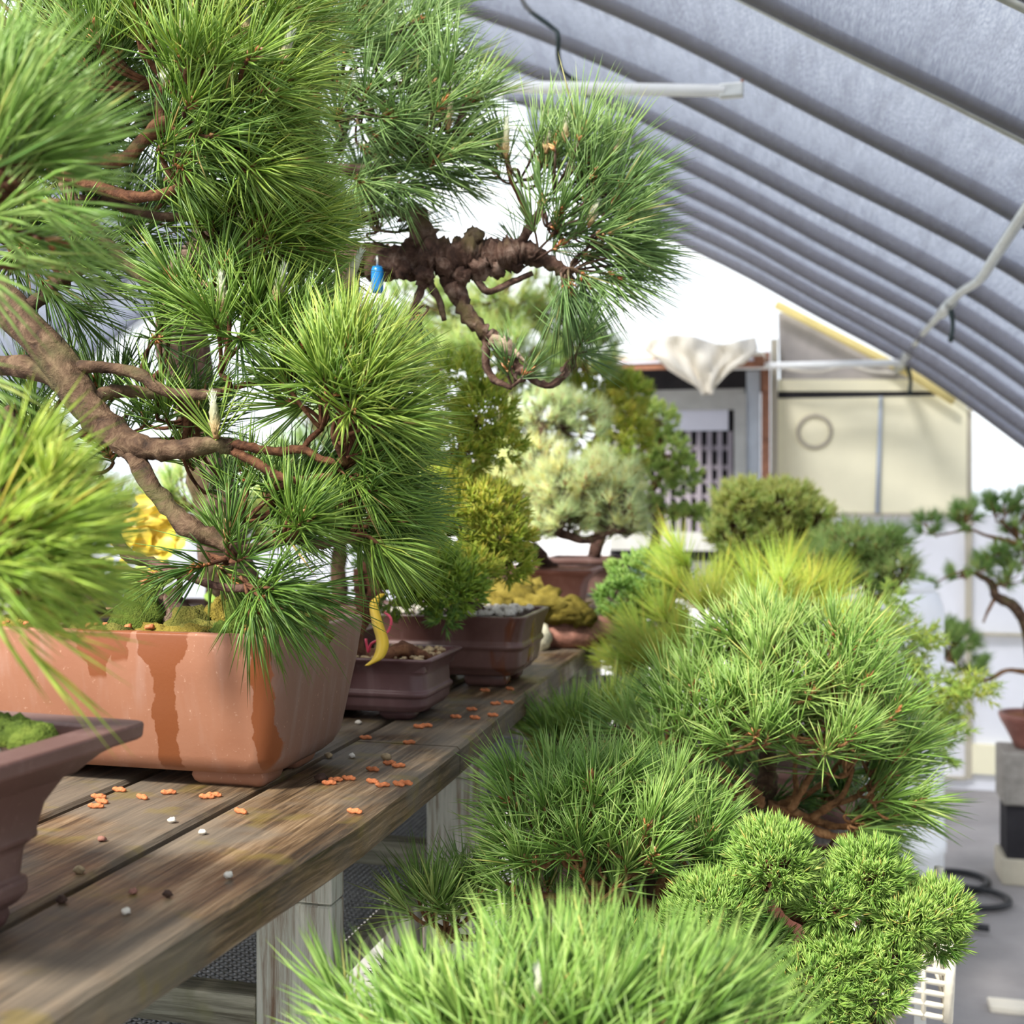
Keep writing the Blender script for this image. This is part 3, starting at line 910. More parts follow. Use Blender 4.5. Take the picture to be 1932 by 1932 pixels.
D = 1.28
big.branch([(150, 1180, 1.38, 60), (90, 1060, 1.38, 52), (20, 900, 1.38, 46), (-60, 740, 1.36, 42), (-70, 560, 1.36, 38), (-30, 380, 1.38, 34), (30, 220, 1.4, 26), (10, 90, 1.4, 22)], 'bark', 'trunk', 14, .25)
B = big.branch
B([(-66, 500, 1.35, 30), (0, 560, 1.31, 33), (60, 625, 1.29, 34), (112, 690, 1.28, 34), (150, 748, 1.27, 33), (190, 795, 1.26, 29), (235, 832, 1.25, 26), (285, 846, 1.24, 21), (340, 848, 1.23, 19), (410, 838, 1.22, 17), (440, 845, 1.22, 13)], 'bark', seg=14)
B([(436, 838, 1.22, 10), (470, 843, 1.215, 9), (520, 852, 1.21, 8.5), (570, 848, 1.2, 8), (610, 868, 1.2, 7), (655, 872, 1.19, 6)], 'bark_red', seg=8)
B([(436, 848, 1.22, 10), (480, 872, 1.21, 9), (530, 900, 1.2, 9), (570, 906, 1.2, 8), (628, 896, 1.19, 6)], 'bark_red', seg=8)
B([(232, 838, 1.25, 17), (265, 880, 1.24, 16), (285, 915, 1.235, 16), (325, 965, 1.23, 18), (365, 1000, 1.22, 20), (405, 1015, 1.22, 17), (440, 1035, 1.21, 11), (500, 1030, 1.2, 9), (560, 1018, 1.2, 9), (610, 1028, 1.19, 8), (690, 1008, 1.19, 7)], 'bark', seg=12)
B([(560, 1018, 1.2, 8), (600, 985, 1.2, 7), (650, 950, 1.2, 6)], 'bark_red', seg=8)
B([(60, 900, 1.34, 18), (130, 905, 1.31, 13), (188, 925, 1.29, 12), (205, 985, 1.27, 11), (240, 1045, 1.25, 12), (285, 1062, 1.24, 10), (340, 1082, 1.22, 9), (420, 1108, 1.2, 8), (500, 1108, 1.19, 8)], 'bark_dark', seg=10)
B([(112, 694, 1.28, 14), (160, 692, 1.27, 12), (215, 695, 1.27, 11), (265, 708, 1.26, 12), (310, 738, 1.25, 11), (375, 745, 1.24, 10), (420, 740, 1.23, 8)], 'bark', seg=10)
B([(170, 760, 1.27, 16), (200, 742, 1.28, 14), (240, 738, 1.29, 12), (300, 745, 1.3, 10), (340, 738, 1.3, 8)], 'bark', seg=10)
B([(-20, 690, 1.33, 22), (40, 690, 1.31, 22), (100, 705, 1.29, 24), (140, 735, 1.275, 22)], 'bark', seg=12)
B([(-30, 395, 1.37, 20), (60, 320, 1.33, 17), (110, 275, 1.3, 16), (150, 285, 1.29, 15), (185, 300, 1.28, 15), (235, 300, 1.27, 13), (275, 262, 1.26, 13), (305, 232, 1.25, 13), (360, 215, 1.24, 10), (410, 195, 1.23, 8), (460, 165, 1.23, 6)], 'bark_red', seg=10)
B([(305, 235, 1.25, 11), (302, 190, 1.25, 9), (310, 160, 1.25, 7)], 'bark_red', seg=8)
B([(100, 320, 1.32, 15), (140, 335, 1.3, 15), (190, 355, 1.29, 13), (250, 372, 1.28, 11), (310, 365, 1.26, 10), (350, 345, 1.25, 9)], 'bark_red', seg=10)
B([(120, 345, 1.31, 13), (150, 400, 1.3, 11), (190, 445, 1.29, 11), (235, 492, 1.28, 12), (270, 525, 1.27, 11), (310, 545, 1.26, 9), (345, 535, 1.26, 7), (420, 540, 1.25, 5)], 'bark', seg=10)
B([(150, 375, 1.31, 9), (220, 385, 1.32, 9), (300, 410, 1.32, 9), (380, 405, 1.31, 8)], 'bark', seg=8)
B([(40, 590, 1.3, 14), (80, 560, 1.3, 13), (115, 525, 1.3, 12), (140, 520, 1.3, 8), (210, 475, 1.3, 5)], 'bark', seg=8)
B([(-40, 120, 1.4, 22), (20, 82, 1.36, 20), (60, 92, 1.34, 18), (110, 122, 1.33, 14), (180, 130, 1.32, 10)], 'bark', seg=10)
B([(10, 770, 1.34, 13), (35, 815, 1.34, 11), (70, 850, 1.34, 10)], 'bark', seg=8)
kw = dict(rad=.00085)
pads = [
    (60, 20, 120, 70, 1.36, .07, 16, 60, .080, (.1, .8, 0), .42), (190, 30, 120, 70, 1.33, .07, 20, 62, .082, (.1, .9, 0), .42), (330, 40, 120, 80, 1.27, .07, 26, 66, .084, (.25, .9, -.1), .6),
    (450, 60, 90, 70, 1.25, .06, 20, 66, .084, (.5, .7, -.1), .64), (250, 140, 110, 40, 1.27, .05, 15, 62, .080, (.1, .8, -.2), .38), (390, 165, 80, 45, 1.22, .05, 15, 70, .082, (.6, .6, -.2), .6),
    (470, 165, 45, 40, 1.2, .05, 14, 70, .080, (.9, .25, -.1), .62), (400, 250, 100, 40, 1.21, .05, 16, 72, .082, (.95, .15, -.1), .42), (340, 310, 80, 30, 1.24, .05, 12, 72, .084, (1, 0, -.1), .34),
    (470, 300, 55, 40, 1.2, .05, 12, 72, .080, (1, .1, 0), .52), (90, 210, 90, 60, 1.37, .06, 12, 60, .078, (.3, .6, .2), .30),
    (200, 450, 70, 50, 1.33, .05, 8, 56, .078, (.6, .3, 0), .28), (130, 540, 60, 40, 1.32, .04, 6, 60, .076, (.9, -.1, 0), .25), (60, 430, 80, 60, 1.38, .05, 9, 56, .078, (.3, .4, 0), .22),
    (430, 430, 60, 40, 1.29, .05, 11, 64, .082, (.6, .6, 0), .45), (520, 450, 55, 50, 1.27, .05, 15, 66, .080, (.9, .35, 0), .62), (575, 480, 40, 40, 1.3, .05, 6, 60, .062, (.9, .3, 0), .60),
    (430, 640, 30, 30, 1.21, .03, 8, 80, .080, (-.1, .35, -.1), .30), (400, 570, 60, 50, 1.26, .05, 10, 66, .078, (.1, .7, 0), .34), (520, 590, 60, 50, 1.25, .05, 13, 66, .078, (.4, .7, 0), .42), (560, 690, 50, 50, 1.25, .05, 11, 66, .078, (.3, .6, 0), .42),
    (655, 735, 60, 55, 1.17, .05, 22, 80, .080, (.35, .8, -.1), .60), (685, 775, 45, 45, 1.17, .05, 16, 80, .078, (.9, .35, -.1), .60), (600, 745, 50, 45, 1.20, .05, 10, 74, .076, (-.1, .8, 0), .5),
    (660, 870, 45, 30, 1.22, .04, 11, 76, .082, (1, .1, .1), .42), (570, 935, 60, 25, 1.28, .04, 9, 66, .074, (.8, .1, .2), .30), (690, 935, 40, 30, 1.22, .04, 9, 74, .080, (1, -.05, 0), .40),
    (480, 950, 60, 35, 1.28, .04, 9, 66, .070, (.3, .8, .1), .28), (560, 1000, 60, 25, 1.2, .05, 10, 70, .078, (.6, .3, 0), .32), (680, 1000, 40, 25, 1.18, .04, 9, 72, .080, (1, -.2, 0), .42),
    (430, 1050, 40, 25, 1.2, .04, 6, 64, .074, (.0, .5, -.2), .26), (500, 1105, 50, 18, 1.18, .03, 9, 66, .082, (.9, -.35, -.1), .30), (335, 1075, 20, 15, 1.22, .02, 2, 26, .060, (-.1, .5, 0), .30),
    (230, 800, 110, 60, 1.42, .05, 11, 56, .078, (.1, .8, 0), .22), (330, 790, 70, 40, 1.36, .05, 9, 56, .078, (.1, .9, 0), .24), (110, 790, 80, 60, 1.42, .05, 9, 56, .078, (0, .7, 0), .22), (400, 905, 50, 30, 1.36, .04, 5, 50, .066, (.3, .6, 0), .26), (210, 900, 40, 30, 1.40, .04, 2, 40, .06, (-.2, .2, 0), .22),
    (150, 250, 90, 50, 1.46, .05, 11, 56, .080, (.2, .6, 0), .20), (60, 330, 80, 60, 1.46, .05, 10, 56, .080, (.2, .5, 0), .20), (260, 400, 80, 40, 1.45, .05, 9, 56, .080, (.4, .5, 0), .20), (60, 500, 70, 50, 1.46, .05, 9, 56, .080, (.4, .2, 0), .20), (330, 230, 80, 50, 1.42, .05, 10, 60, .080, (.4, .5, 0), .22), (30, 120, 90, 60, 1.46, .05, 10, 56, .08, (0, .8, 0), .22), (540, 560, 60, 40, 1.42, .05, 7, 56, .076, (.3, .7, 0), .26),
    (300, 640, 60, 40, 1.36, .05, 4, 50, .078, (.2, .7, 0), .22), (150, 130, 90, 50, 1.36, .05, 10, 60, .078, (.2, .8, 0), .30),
]
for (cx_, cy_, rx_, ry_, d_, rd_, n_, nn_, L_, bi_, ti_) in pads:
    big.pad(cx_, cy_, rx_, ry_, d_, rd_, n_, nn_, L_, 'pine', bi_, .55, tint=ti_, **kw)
a = P(408, 832, 1.21)
big.pad(0, 0, 1, 1, 1.21, .01, 1, 26, .085, 'pine', pos=np.array([a]), axis=np.array([[.0, -.1, 1.0]]), tint=.5, stem=.004, phi=(25, 68), twigs=False, buds=0, rad=.0009)
for c_ in [(408, 828, 1.205, 402, 752, .0064), (642, 560, 1.24, 678, 482, .0062), (420, 590, 1.2, 418, 530, .0048), (520, 570, 1.2, 535, 512, .0048), (705, 660, 1.14, 715, 590, .005), (690, 720, 1.14, 705, 650, .0045), (640, 730, 1.14, 646, 680, .0042),
           (335, 100, 1.2, 350, 20, .0055), (530, 120, 1.18, 548, 68, .0052), (310, 165, 1.22, 311, 150, .004), (462, 70, 1.2, 470, 10, .0045)]:
    big.candle(*c_)

# ================================================================== FRONT LEFT PINE in flared brown pot
rc = P(275, 1412, .955)
FWd, FD = .36, .25
ang = math.radians(-4)
fc = np.array([rc[0] - FWd / 2 + .004, rc[1] - FD / 2 - .002, BENCH_Z])
fp = Tree('yellow_pine_bonsai', 'yellow-green pine in the flared brown pot at the front left', fc)
pot, soil, (sw, sd, sz) = add_pot(fp.root, fc, FWd, FD, [(.064, .018, .012), (.058, .026, .012), (.058, .036, .012), (.062, .038, .012), (.060, .060, .012), (.053, .066, .012), (.054, .071, .012), (.050, .090, .012), (.040, .108, .012), (.034, .110, .012), (.022, .122, .012), (.012, .128, .012), (.001, .131, .01), (.0, .143, .01)],
                          M['brown_pot'], ang, .030, .012, foot=(.05, .04, .018), seg=3)
pts = [(fc[0] + random.uniform(-.05, .5) * sw * .92, fc[1] + random.uniform(-.5, .5) * sd * .9, sz + .006) for _ in range(150)]
pebbles('grit', M['grit_white'], soil, pts, .0042)
for k in range(5):
    p = P(-30 + k * 24, 1388 + (k % 2) * 26, .93 - .012 * k); p[2] = sz + .006
    mb = MB(); mb.blob(p, (.018, .016, .014), 16, 8, .5, 6); mb.build('moss_patch', M['moss_green'], soil)
b0 = fc + np.array([-.03, 0, .13])
fp.branch_w([b0, b0 + np.array([-.03, 0, .08]), P(-60, 1000, .82), P(-120, 700, .82), P(-110, 400, .82), P(-60, 200, .84)], np.array([.02, .017, .014, .012, .011, .009]), 'bark', 'trunk', 10)
fp.branch([(-60, 1000, .82, 20), (10, 1020, .78, 16), (60, 1020, .76, 10)], 'bark_red', seg=8)
fp.branch([(-110, 400, .82, 20), (-40, 380, .8, 14), (20, 340, .8, 9)], 'bark_red', seg=8)
for q in [(-10, 1000, 50, 50, .76, .04, 10, 60, .060, (.3, .7, 0), .62), (45, 1030, 42, 42, .75, .04, 10, 56, .062, (1, .25, 0), .66), (-10, 1075, 60, 32, .74, .04, 8, 46, .068, (.9, .05, 0), .62), (-30, 1100, 40, 40, .75, .04, 4, 40, .072, (.8, -.2, 0), .66),
          (-50, 950, 50, 50, .76, .04, 6, 50, .072, (.1, .8, 0), .55), (85, 930, 10, 10, .74, .01, 2, 40, .034, (.15, 1, 0), .75), (20, 1185, 15, 8, .73, .01, 2, 7, .075, (.75, -.6, 0), .85)]:
    fp.pad(*q[:6], q[6], q[7], q[8], 'pine_yellow', q[9], .45, tint=q[10] - .16, rad=.00085, phi=(10, 50), buds=.4 if q[6] > 2 else 0, twigs=q[6] > 2)
for q in [(0, 290, 55, 60, .82, .03, 8, 56, .084, (.35, .7, 0), .6), (30, 350, 40, 50, .82, .03, 7, 52, .084, (.9, .35, 0), .64), (0, 420, 40, 30, .82, .03, 4, 40, .08, (1, -.2, 0), .7), (-50, 220, 50, 60, .84, .03, 6, 52, .084, (.2, .8, 0), .55),
          (-50, 500, 40, 30, .82, .03, 3, 26, .08, (.9, -.2, 0), .7), (-70, 660, 40, 40, .8, .03, 2, 16, .082, (1, .2, 0), .75)]:
    fp.pad(*q[:6], q[6], q[7], q[8], 'pine_fresh', q[9], .4, tint=q[10] - .05, rad=.00085, phi=(8, 48), buds=.3)

# ================================================================== SECOND PINE (gnarled branch)
sc_ = P(500, 1200, 1.80); sc_[2] = BENCH_Z
sp = Tree('black_pine_bonsai', 'old black pine behind the large one with a gnarled branch reaching right', sc_)
add_pot(sp.root, sc_, .30, .22, [(.03, .014, .02), (.012, .05, .02), (.004, .105, .02), (0, .115, .02)], M['brown_pot'], 0)
sp.branch([(500, 1220, 1.80, 46), (440, 1080, 1.80, 42), (400, 900, 1.8, 40), (352, 720, 1.8, 38), (338, 600, 1.8, 38), (362, 500, 1.8, 36), (410, 430, 1.8, 34), (500, 410, 1.78, 32), (585, 440, 1.76, 32), (640, 480, 1.74, 32), (700, 492, 1.72, 30)], 'bark_old', 'trunk', 16, .45)
B = sp.branch
B([(690, 490, 1.72, 28), (735, 498, 1.7, 30), (780, 488, 1.69, 34), (815, 478, 1.68, 36), (850, 482, 1.68, 30), (885, 478, 1.68, 33), (915, 486, 1.68, 28), (950, 482, 1.67, 32), (985, 478, 1.67, 24), (1030, 490, 1.67, 14), (1075, 520, 1.66, 10)], 'bark_old', seg=20, rough=.42, sub=8)
B([(768, 385, 1.68, 14), (780, 410, 1.68, 22), (795, 440, 1.68, 22), (815, 475, 1.68, 20)], 'bark_old', seg=14, rough=.7)
for k, (x, y, r) in enumerate([(842, 505, 22), (905, 505, 24), (940, 508, 18), (895, 445, 18), (800, 520, 20), (870, 520, 20), (975, 500, 16), (760, 510, 18)]):
    mb = MB(); mb.blob(P(x, y, 1.67), np.array([1, 1, .9]) * r * 1.67 / F_PX, 14, 9, .6, 5); mb.build('bark_knob', M['bark_old'], sp.trunk)
B([(850, 510, 1.68, 24), (858, 545, 1.68, 20), (875, 580, 1.68, 17), (905, 618, 1.67, 14), (925, 635, 1.67, 13), (950, 655, 1.67, 13), (975, 690, 1.66, 9), (1005, 715, 1.66, 7), (1035, 728, 1.66, 6), (1060, 712, 1.66, 6), (1075, 698, 1.66, 5)], 'bark_old', seg=12, rough=.5)
B([(908, 622, 1.67, 9), (916, 650, 1.67, 8), (918, 690, 1.67, 7), (930, 715, 1.67, 7), (965, 732, 1.66, 5)], 'bark_old', seg=8, rough=.4)
B([(800, 520, 1.68, 14), (795, 545, 1.68, 9), (780, 580, 1.68, 6), (772, 610, 1.68, 5)], 'bark_old', seg=8)
B([(812, 535, 1.68, 8), (830, 570, 1.68, 6), (838, 605, 1.68, 5)], 'bark_old', seg=8)
B([(895, 520, 1.67, 8), (920, 550, 1.67, 7), (960, 535, 1.67, 6), (1005, 515, 1.67, 5)], 'bark_old', seg=8)
B([(975, 470, 1.67, 10), (1000, 430, 1.66, 9), (1018, 400, 1.66, 8), (1020, 380, 1.66, 6)], 'bark_old', seg=8)
B([(1000, 428, 1.66, 6), (985, 380, 1.66, 6), (965, 340, 1.66, 5), (955, 300, 1.66, 4)], 'bark_red', seg=8)
B([(660, 490, 1.73, 24), (655, 540, 1.72, 24), (650, 590, 1.72, 26), (645, 640, 1.72, 16)], 'bark_dark', seg=12)
B([(585, 440, 1.76, 26), (600, 340, 1.75, 22), (580, 230, 1.74, 22), (590, 130, 1.72, 20), (560, 60, 1.72, 16)], 'bark_old', seg=12, rough=.4)
B([(600, 320, 1.74, 14), (680, 320, 1.7, 11), (750, 315, 1.68, 9), (800, 300, 1.67, 7), (850, 285, 1.66, 6)], 'bark_old', seg=8)
B([(590, 140, 1.72, 12), (660, 170, 1.68, 9), (730, 160, 1.66, 7)], 'bark_old', seg=8)
B([(770, 400, 1.68, 12), (740, 400, 1.68, 8), (700, 410, 1.68, 6)], 'bark_old', seg=8)
mb = MB(); mb.tube([P(928, 640, 1.66), P(955, 655, 1.655), P(968, 676, 1.655)], [.009, .012, .004], 9, .3, 4); mb.build('dead_stub', M['deadwood'], sp.trunk)
mb = MB(); mb.tube([P(968, 660, 1.655), P(1000, 694, 1.655)], [.004, .0015], 6, .2, 2); mb.build('dead_stub', M['deadwood'], sp.trunk)
for q in [(600, 20, 90, 50, 1.7, .06, 14, 56, .10, (.3, .7, 0), .56), (720, 40, 80, 50, 1.68, .06, 12, 54, .10, (.6, .6, 0), .56), (640, 110, 80, 50, 1.68, .06, 13, 56, .10, (.6, .4, 0), .50), (760, 150, 80, 60, 1.66, .06, 15, 52, .098, (.5, .6, 0), .56),
          (690, 230, 90, 50, 1.66, .06, 14, 56, .10, (.5, .3, 0), .46), (800, 240, 60, 50, 1.65, .06, 12, 50, .098, (.7, .4, 0), .54), (850, 200, 40, 40, 1.64, .05, 6, 44, .098, (.2, .9, 0), .58), (700, 330, 80, 40, 1.66, .06, 12, 56, .098, (.5, .1, 0), .38), (820, 300, 50, 35, 1.65, .05, 8, 50, .095, (.7, .2, 0), .45),
          (640, 390, 60, 30, 1.68, .05, 7, 50, .09, (.5, .2, 0), .36), (580, 330, 50, 50, 1.7, .05, 7, 50, .095, (.4, .2, 0), .40), (720, 440, 40, 20, 1.68, .04, 4, 40, .085, (.4, .0, 0), .36),
          (560, 200, 70, 60, 1.82, .05, 10, 56, .095, (.1, .6, 0), .30), (660, 300, 80, 60, 1.82, .05, 11, 56, .095, (.2, .5, 0), .30), (560, 420, 60, 40, 1.82, .05, 8, 56, .09, (.1, .6, 0), .28), (760, 200, 60, 60, 1.80, .05, 9, 50, .095, (.3, .6, 0), .36), (985, 310, 50, 50, 1.65, .05, 9, 46, .095, (0, 1, 0), .44), (1070, 300, 60, 40, 1.64, .05, 10, 46, .095, (.15, 1, 0), .46), (1130, 350, 50, 50, 1.64, .05, 12, 50, .10, (.45, .8, 0), .46), (1060, 400, 60, 50, 1.64, .05, 13, 50, .095, (.3, .7, 0), .40), (1130, 440, 50, 40, 1.63, .05, 13, 56, .10, (.9, .25, 0), .38),
          (1120, 500, 40, 30, 1.63, .04, 9, 54, .10, (.9, -.2, 0), .34), (1090, 530, 35, 20, 1.63, .04, 6, 48, .10, (.5, -.8, 0), .34), (1085, 660, 14, 14, 1.65, .02, 3, 40, .085, (.2, .5, 0), .30), (970, 710, 25, 12, 1.65, .02, 3, 30, .06, (.1, .7, 0), .22), (1010, 470, 40, 30, 1.65, .04, 5, 44, .085, (.2, .5, 0), .34), (790, 600, 25, 15, 1.67, .03, 3, 36, .06, (0, -.4, 0), .25)]:
    sp.pad(*q[:6], q[6], q[7], q[8], 'pine_back', q[9], .5, tint=q[10], rad=.00085, phi=(8, 55), buds=.75, twr=.0018, tw='bark_old')
for c_ in [(955, 300, 1.62, 956, 232, .005), (1030, 290, 1.62, 1036, 240, .005), (1150, 300, 1.61, 1176, 255, .0058), (1065, 270, 1.61, 1068, 218, .0055), (1110, 430, 1.60, 1128, 385, .005), (845, 250, 1.62, 852, 160, .005)]:
    sp.candle(*c_)
# blue tag hanging from the branch
t = empty('plant_tag', P(712, 528, 1.66), 'blue plastic tag hanging under the gnarled branch', 'tag')
a = P(712, 528, 1.66)
mb = MB(); mb.tube([a + UP * .014 * s_ for s_ in (-1.3, -.9, .9, 1.3)], [.0065, .0085, .0085, .0065], 12, 0, 1); mb.build('tag_body', M['blue_tag'], t)
mb = MB(); mb.tube([a + UP * .018, a + UP * .032, P(708, 492, 1.68)], [.0016, .0016, .0016], 6, 0, 2); mb.build('tag_wire', M['steel'], t)

# ================================================================== POT 2 (small)
c2 = P(795, 1365, 1.67); c2 = np.array([c2[0] - .10, c2[1] + .065, BENCH_Z])
t2 = Tree('juniper_bonsai', 'small maroon pot of bare red stems with yellow ribbon, behind the terracotta pot', c2)
pot, soil, (sw, sd, sz) = add_pot(t2.root, c2, .235, .165, [(.030, .012, .012), (.020, .014, .018), (.014, .022, .02), (.0135, .034, .02), (.010, .036, .02), (.0095, .041, .02), (.013, .044, .02), (.014, .066, .02), (.008, .078, .016), (0, .086, .012), (.0, .089, .012)], M['small_pot'], 0, .010, .008, 'soil_red', (.05, .03, .013))
pts = [(c2[0] + random.uniform(-.5, .5) * sw * .95, c2[1] + random.uniform(-.5, .5) * sd * .95, sz + .006) for _ in range(150)]
pebbles('grit', M['grit_tan'], soil, pts, .0045)
t2.branch([(670, 1262, 1.72, 22), (672, 1200, 1.72, 18), (690, 1160, 1.72, 18), (705, 1120, 1.72, 16), (690, 1080, 1.73, 12), (705, 1040, 1.74, 10)], 'bark_red', 'trunk', 12, .4)
t2.branch([(720, 1245, 1.70, 15), (760, 1225, 1.71, 14), (800, 1238, 1.71, 10), (825, 1250, 1.71, 6)], 'bark_red', 'root', 10, .4)
t2.branch([(690, 1160, 1.72, 14), (680, 1120, 1.71, 12), (675, 1075, 1.72, 9)], 'bark_red', 'branch', 10, .4)
t2.juniper(700, 1050, 40, 30, 1.74, .04, 50, 11, .012, 'juniper', tint=.35)
mb = MB(); pp = [(722, 1120, 1.66), (706, 1138, 1.655), (712, 1175, 1.64), (722, 1212, 1.63), (714, 1240, 1.62), (692, 1256, 1.615)]
rows = []
ctr, wd = catmull(np.array([P(*q) for q in pp]), np.array([.004, .006, .0075, .0085, .0075, .003]), 6)
for p, w_ in zip(ctr, wd): rows.append([p - RT * w_, p - FW * .0012, p + RT * w_, p + FW * .0012])
mb.loft(rows); tag(mb.build('ribbon', M['ribbon'], loc=P(692, 1256, 1.615)), 'yellow plastic ribbon hanging over the rim of the small maroon pot', 'ribbon')
mb = MB(); mb.tube([P(*q) for q in [(726, 1155, 1.66), (738, 1168, 1.65), (733, 1190, 1.65), (715, 1206, 1.645), (700, 1215, 1.65), (695, 1230, 1.66), (690, 1205, 1.66)]], np.full(7, .0018), 7, 0, 4)
tag(mb.build('tie_wire', M['pink_wire'], loc=P(695, 1230, 1.66)), 'pink coated wire looped behind the yellow ribbon', 'wire')

# ================================================================== POT 3 (golden juniper)
c3 = P(948, 1302, 1.955); c3 = np.array([c3[0] - .095, c3[1] + .085, BENCH_Z])
t3 = Tree('juniper_bonsai', 'golden green juniper in the wet banded brown pot', c3)
pot, soil, (sw, sd, sz) = add_pot(t3.root, c3, .275, .21, [(.038, .018, .02), (.030, .020, .02), (.026, .026, .022), (.018, .034, .024), (.014, .062, .024), (.010, .066, .024), (.010, .071, .024), (.013, .075, .024), (.009, .10, .022), (.004, .113, .02), (.003, .118, .02)], M['glazed_pot'], 0, .010, .006, 'soil', (.07, .035, .020))
pts = [(c3[0] + random.uniform(-.5, .5) * sw * .92, c3[1] + random.uniform(-.5, .4) * sd * .92, sz + .008) for _ in range(170)]
pebbles('grit', M['grit_white'], soil, pts, .0058)
t3.branch([(885, 1160, 2.02, 30), (870, 1120, 2.02, 26), (850, 1080, 2.0, 22), (880, 1030, 1.98, 18), (890, 980, 1.98, 15), (870, 900, 2.0, 13), (880, 800, 2.02, 10)], 'bark_dark', 'trunk', 12, .4)
t3.branch([(850, 1080, 2.0, 14), (800, 1085, 1.93, 10), (770, 1090, 1.9, 7)], 'bark_dark')
t3.branch([(885, 1020, 1.98, 12), (930, 1050, 1.98, 9), (980, 1050, 1.98, 6)], 'bark_dark')
J = dict(rad=.0014, twr=.0010)
for q in [(790, 1075, 80, 50, 1.84, .06, 190, .16, 'juniper_gold'), (735, 1105, 50, 50, 1.84, .05, 100, .08, 'juniper_gold'), (845, 1105, 70, 48, 1.84, .05, 150, .14, 'juniper_gold'), (880, 1075, 60, 30, 1.88, .04, 110, .55, 'juniper_gold'), (760, 1040, 60, 35, 1.9, .05, 110, .5, 'juniper_gold'),
          (840, 1020, 80, 40, 1.92, .06, 150, .5, 'juniper_gold'), (900, 960, 85, 45, 1.93, .06, 210, .62, 'juniper_gold'), (850, 930, 60, 50, 1.95, .06, 120, .55, 'juniper_gold'), (940, 1010, 60, 35, 1.93, .05, 110, .6, 'juniper_gold'), (955, 1062, 45, 28, 1.95, .04, 90, .5, 'juniper_gold'),
          (915, 780, 55, 55, 2.0, .06, 130, .5, 'juniper_gold'), (860, 850, 60, 60, 2.0, .06, 140, .5, 'juniper_gold'), (870, 720, 60, 45, 2.02, .06, 90, .4, 'juniper_gold'), (950, 840, 35, 30, 2.0, .05, 50, .5, 'juniper_gold'), (838, 1158, 18, 22, 1.84, .02, 26, .2, 'juniper')]:
    t3.juniper(*q[:6], int(q[6] * 1.9), 10, .0145, q[8], tint=q[7] + .14, **J)

# stone, mossy rock slab
p = on_z(1020, 1228, BENCH_Z); mb = MB(); mb.blob(p + UP * .026, (.021, .02, .027), 14, 10, .3, 3)
tag(mb.build('stone', M['stone'], loc=p), 'small upright cream stone beside the banded brown pot', 'stone')
p = on_z(1055, 1222, BENCH_Z)
t = empty('rock_planting', p, 'flat red brown rock slab covered in golden moss', 'rock planting')
mb = MB(); rr = []
for k in range(7):
    v = k / 6; ring = []
    for j in range(22):
        a = 2 * math.pi * j / 22
        w = .13 * (.55 + .45 * math.sin(math.pi * (.2 + .65 * v))) * (1 + .12 * mnoise.noise(Vector((math.cos(a) * 2, math.sin(a) * 2, v * 2))))
        ring.append(p + np.array([-.02, .06, 0]) + np.array([math.cos(a) * w * 1.05, math.sin(a) * w * .75, .000 + v * .055 + .006 * mnoise.noise(Vector((math.cos(a) * 3, math.sin(a) * 3, 5)))]))
    rr.append(ring)
mb.loft(rr); mb.build('rock_slab', M['slab'], t)
for k, (x, y, w, h, dd) in enumerate([(950, 1115, 55, 26, 2.5), (1010, 1128, 65, 24, 2.5), (1060, 1142, 55, 18, 2.48), (930, 1135, 40, 20, 2.45), (985, 1110, 50, 26, 2.55), (1095, 1158, 28, 12, 2.46)]):
    mb = MB(); k_ = dd / F_PX; c_ = P(x, y, dd); hh = max(h * k_, c_[2] - BENCH_Z - .045)
    mb.blob((c_[0], c_[1], c_[2] - hh * .35), (w * k_ * 1.1, w * k_ * .9, hh * .62), 22, 12, .6, 6); mb.build('moss_mound', M['moss_gold'], t)

# ================================================================== POT 4 white pine
c4 = P(1050, 1155, 3.2); c4[2] = BENCH_Z
t4 = Tree('white_pine_bonsai', 'pale silvery white pine in the flared red clay pot', c4)
add_pot(t4.root, c4, .225, .19, [(.045, .012, .01), (.042, .035, .01), (.040, .045, .01), (.036, .075, .01), (.022, .100, .01), (.004, .108, .01), (0, .118, .01)], M['red_pot'], .0, .014, .006, 'soil_red', (.045, .035, .012))
t4.branch([(1040, 1075, 3.2, 14), (1000, 1040, 3.15, 16), (950, 1015, 3.1, 15), (990, 985, 3.05, 13), (1010, 940, 3.05, 11), (1030, 880, 3.1, 9), (1020, 800, 3.15, 7)], 'bark_dark', 'trunk', 10, .4)
t4.branch([(960, 1012, 3.1, 12), (1030, 1000, 2.95, 9), (1075, 1012, 2.9, 8), (1110, 1018, 2.9, 8), (1150, 1005, 2.9, 6), (1180, 1000, 2.9, 4)], 'bark_dark')
W = dict(rad=.0011, phi=(15, 70), buds=.6, twr=.002, lod=2, tw='bark_dark')
for q in [(1080, 930, 90, 55, 2.95, .10, 60, .58), (1010, 890, 70, 50, 3.0, .09, 45, .60), (1150, 950, 60, 55, 2.95, .09, 46, .55), (1060, 985, 70, 25, 2.92, .07, 26, .45), (1150, 900, 50, 40, 3.0, .08, 24, .5), (1000, 960, 60, 40, 3.0, .08, 24, .5), (950, 900, 45, 40, 3.05, .08, 20, .5), (1180, 990, 35, 25, 2.95, .06, 16, .45)]:
    t4.pad(*q[:6], int(q[6] * 1.5), 38, .048, 'white_pine', (0, .8, 0), .7, tint=q[7] + .2, stem=.015, **W)
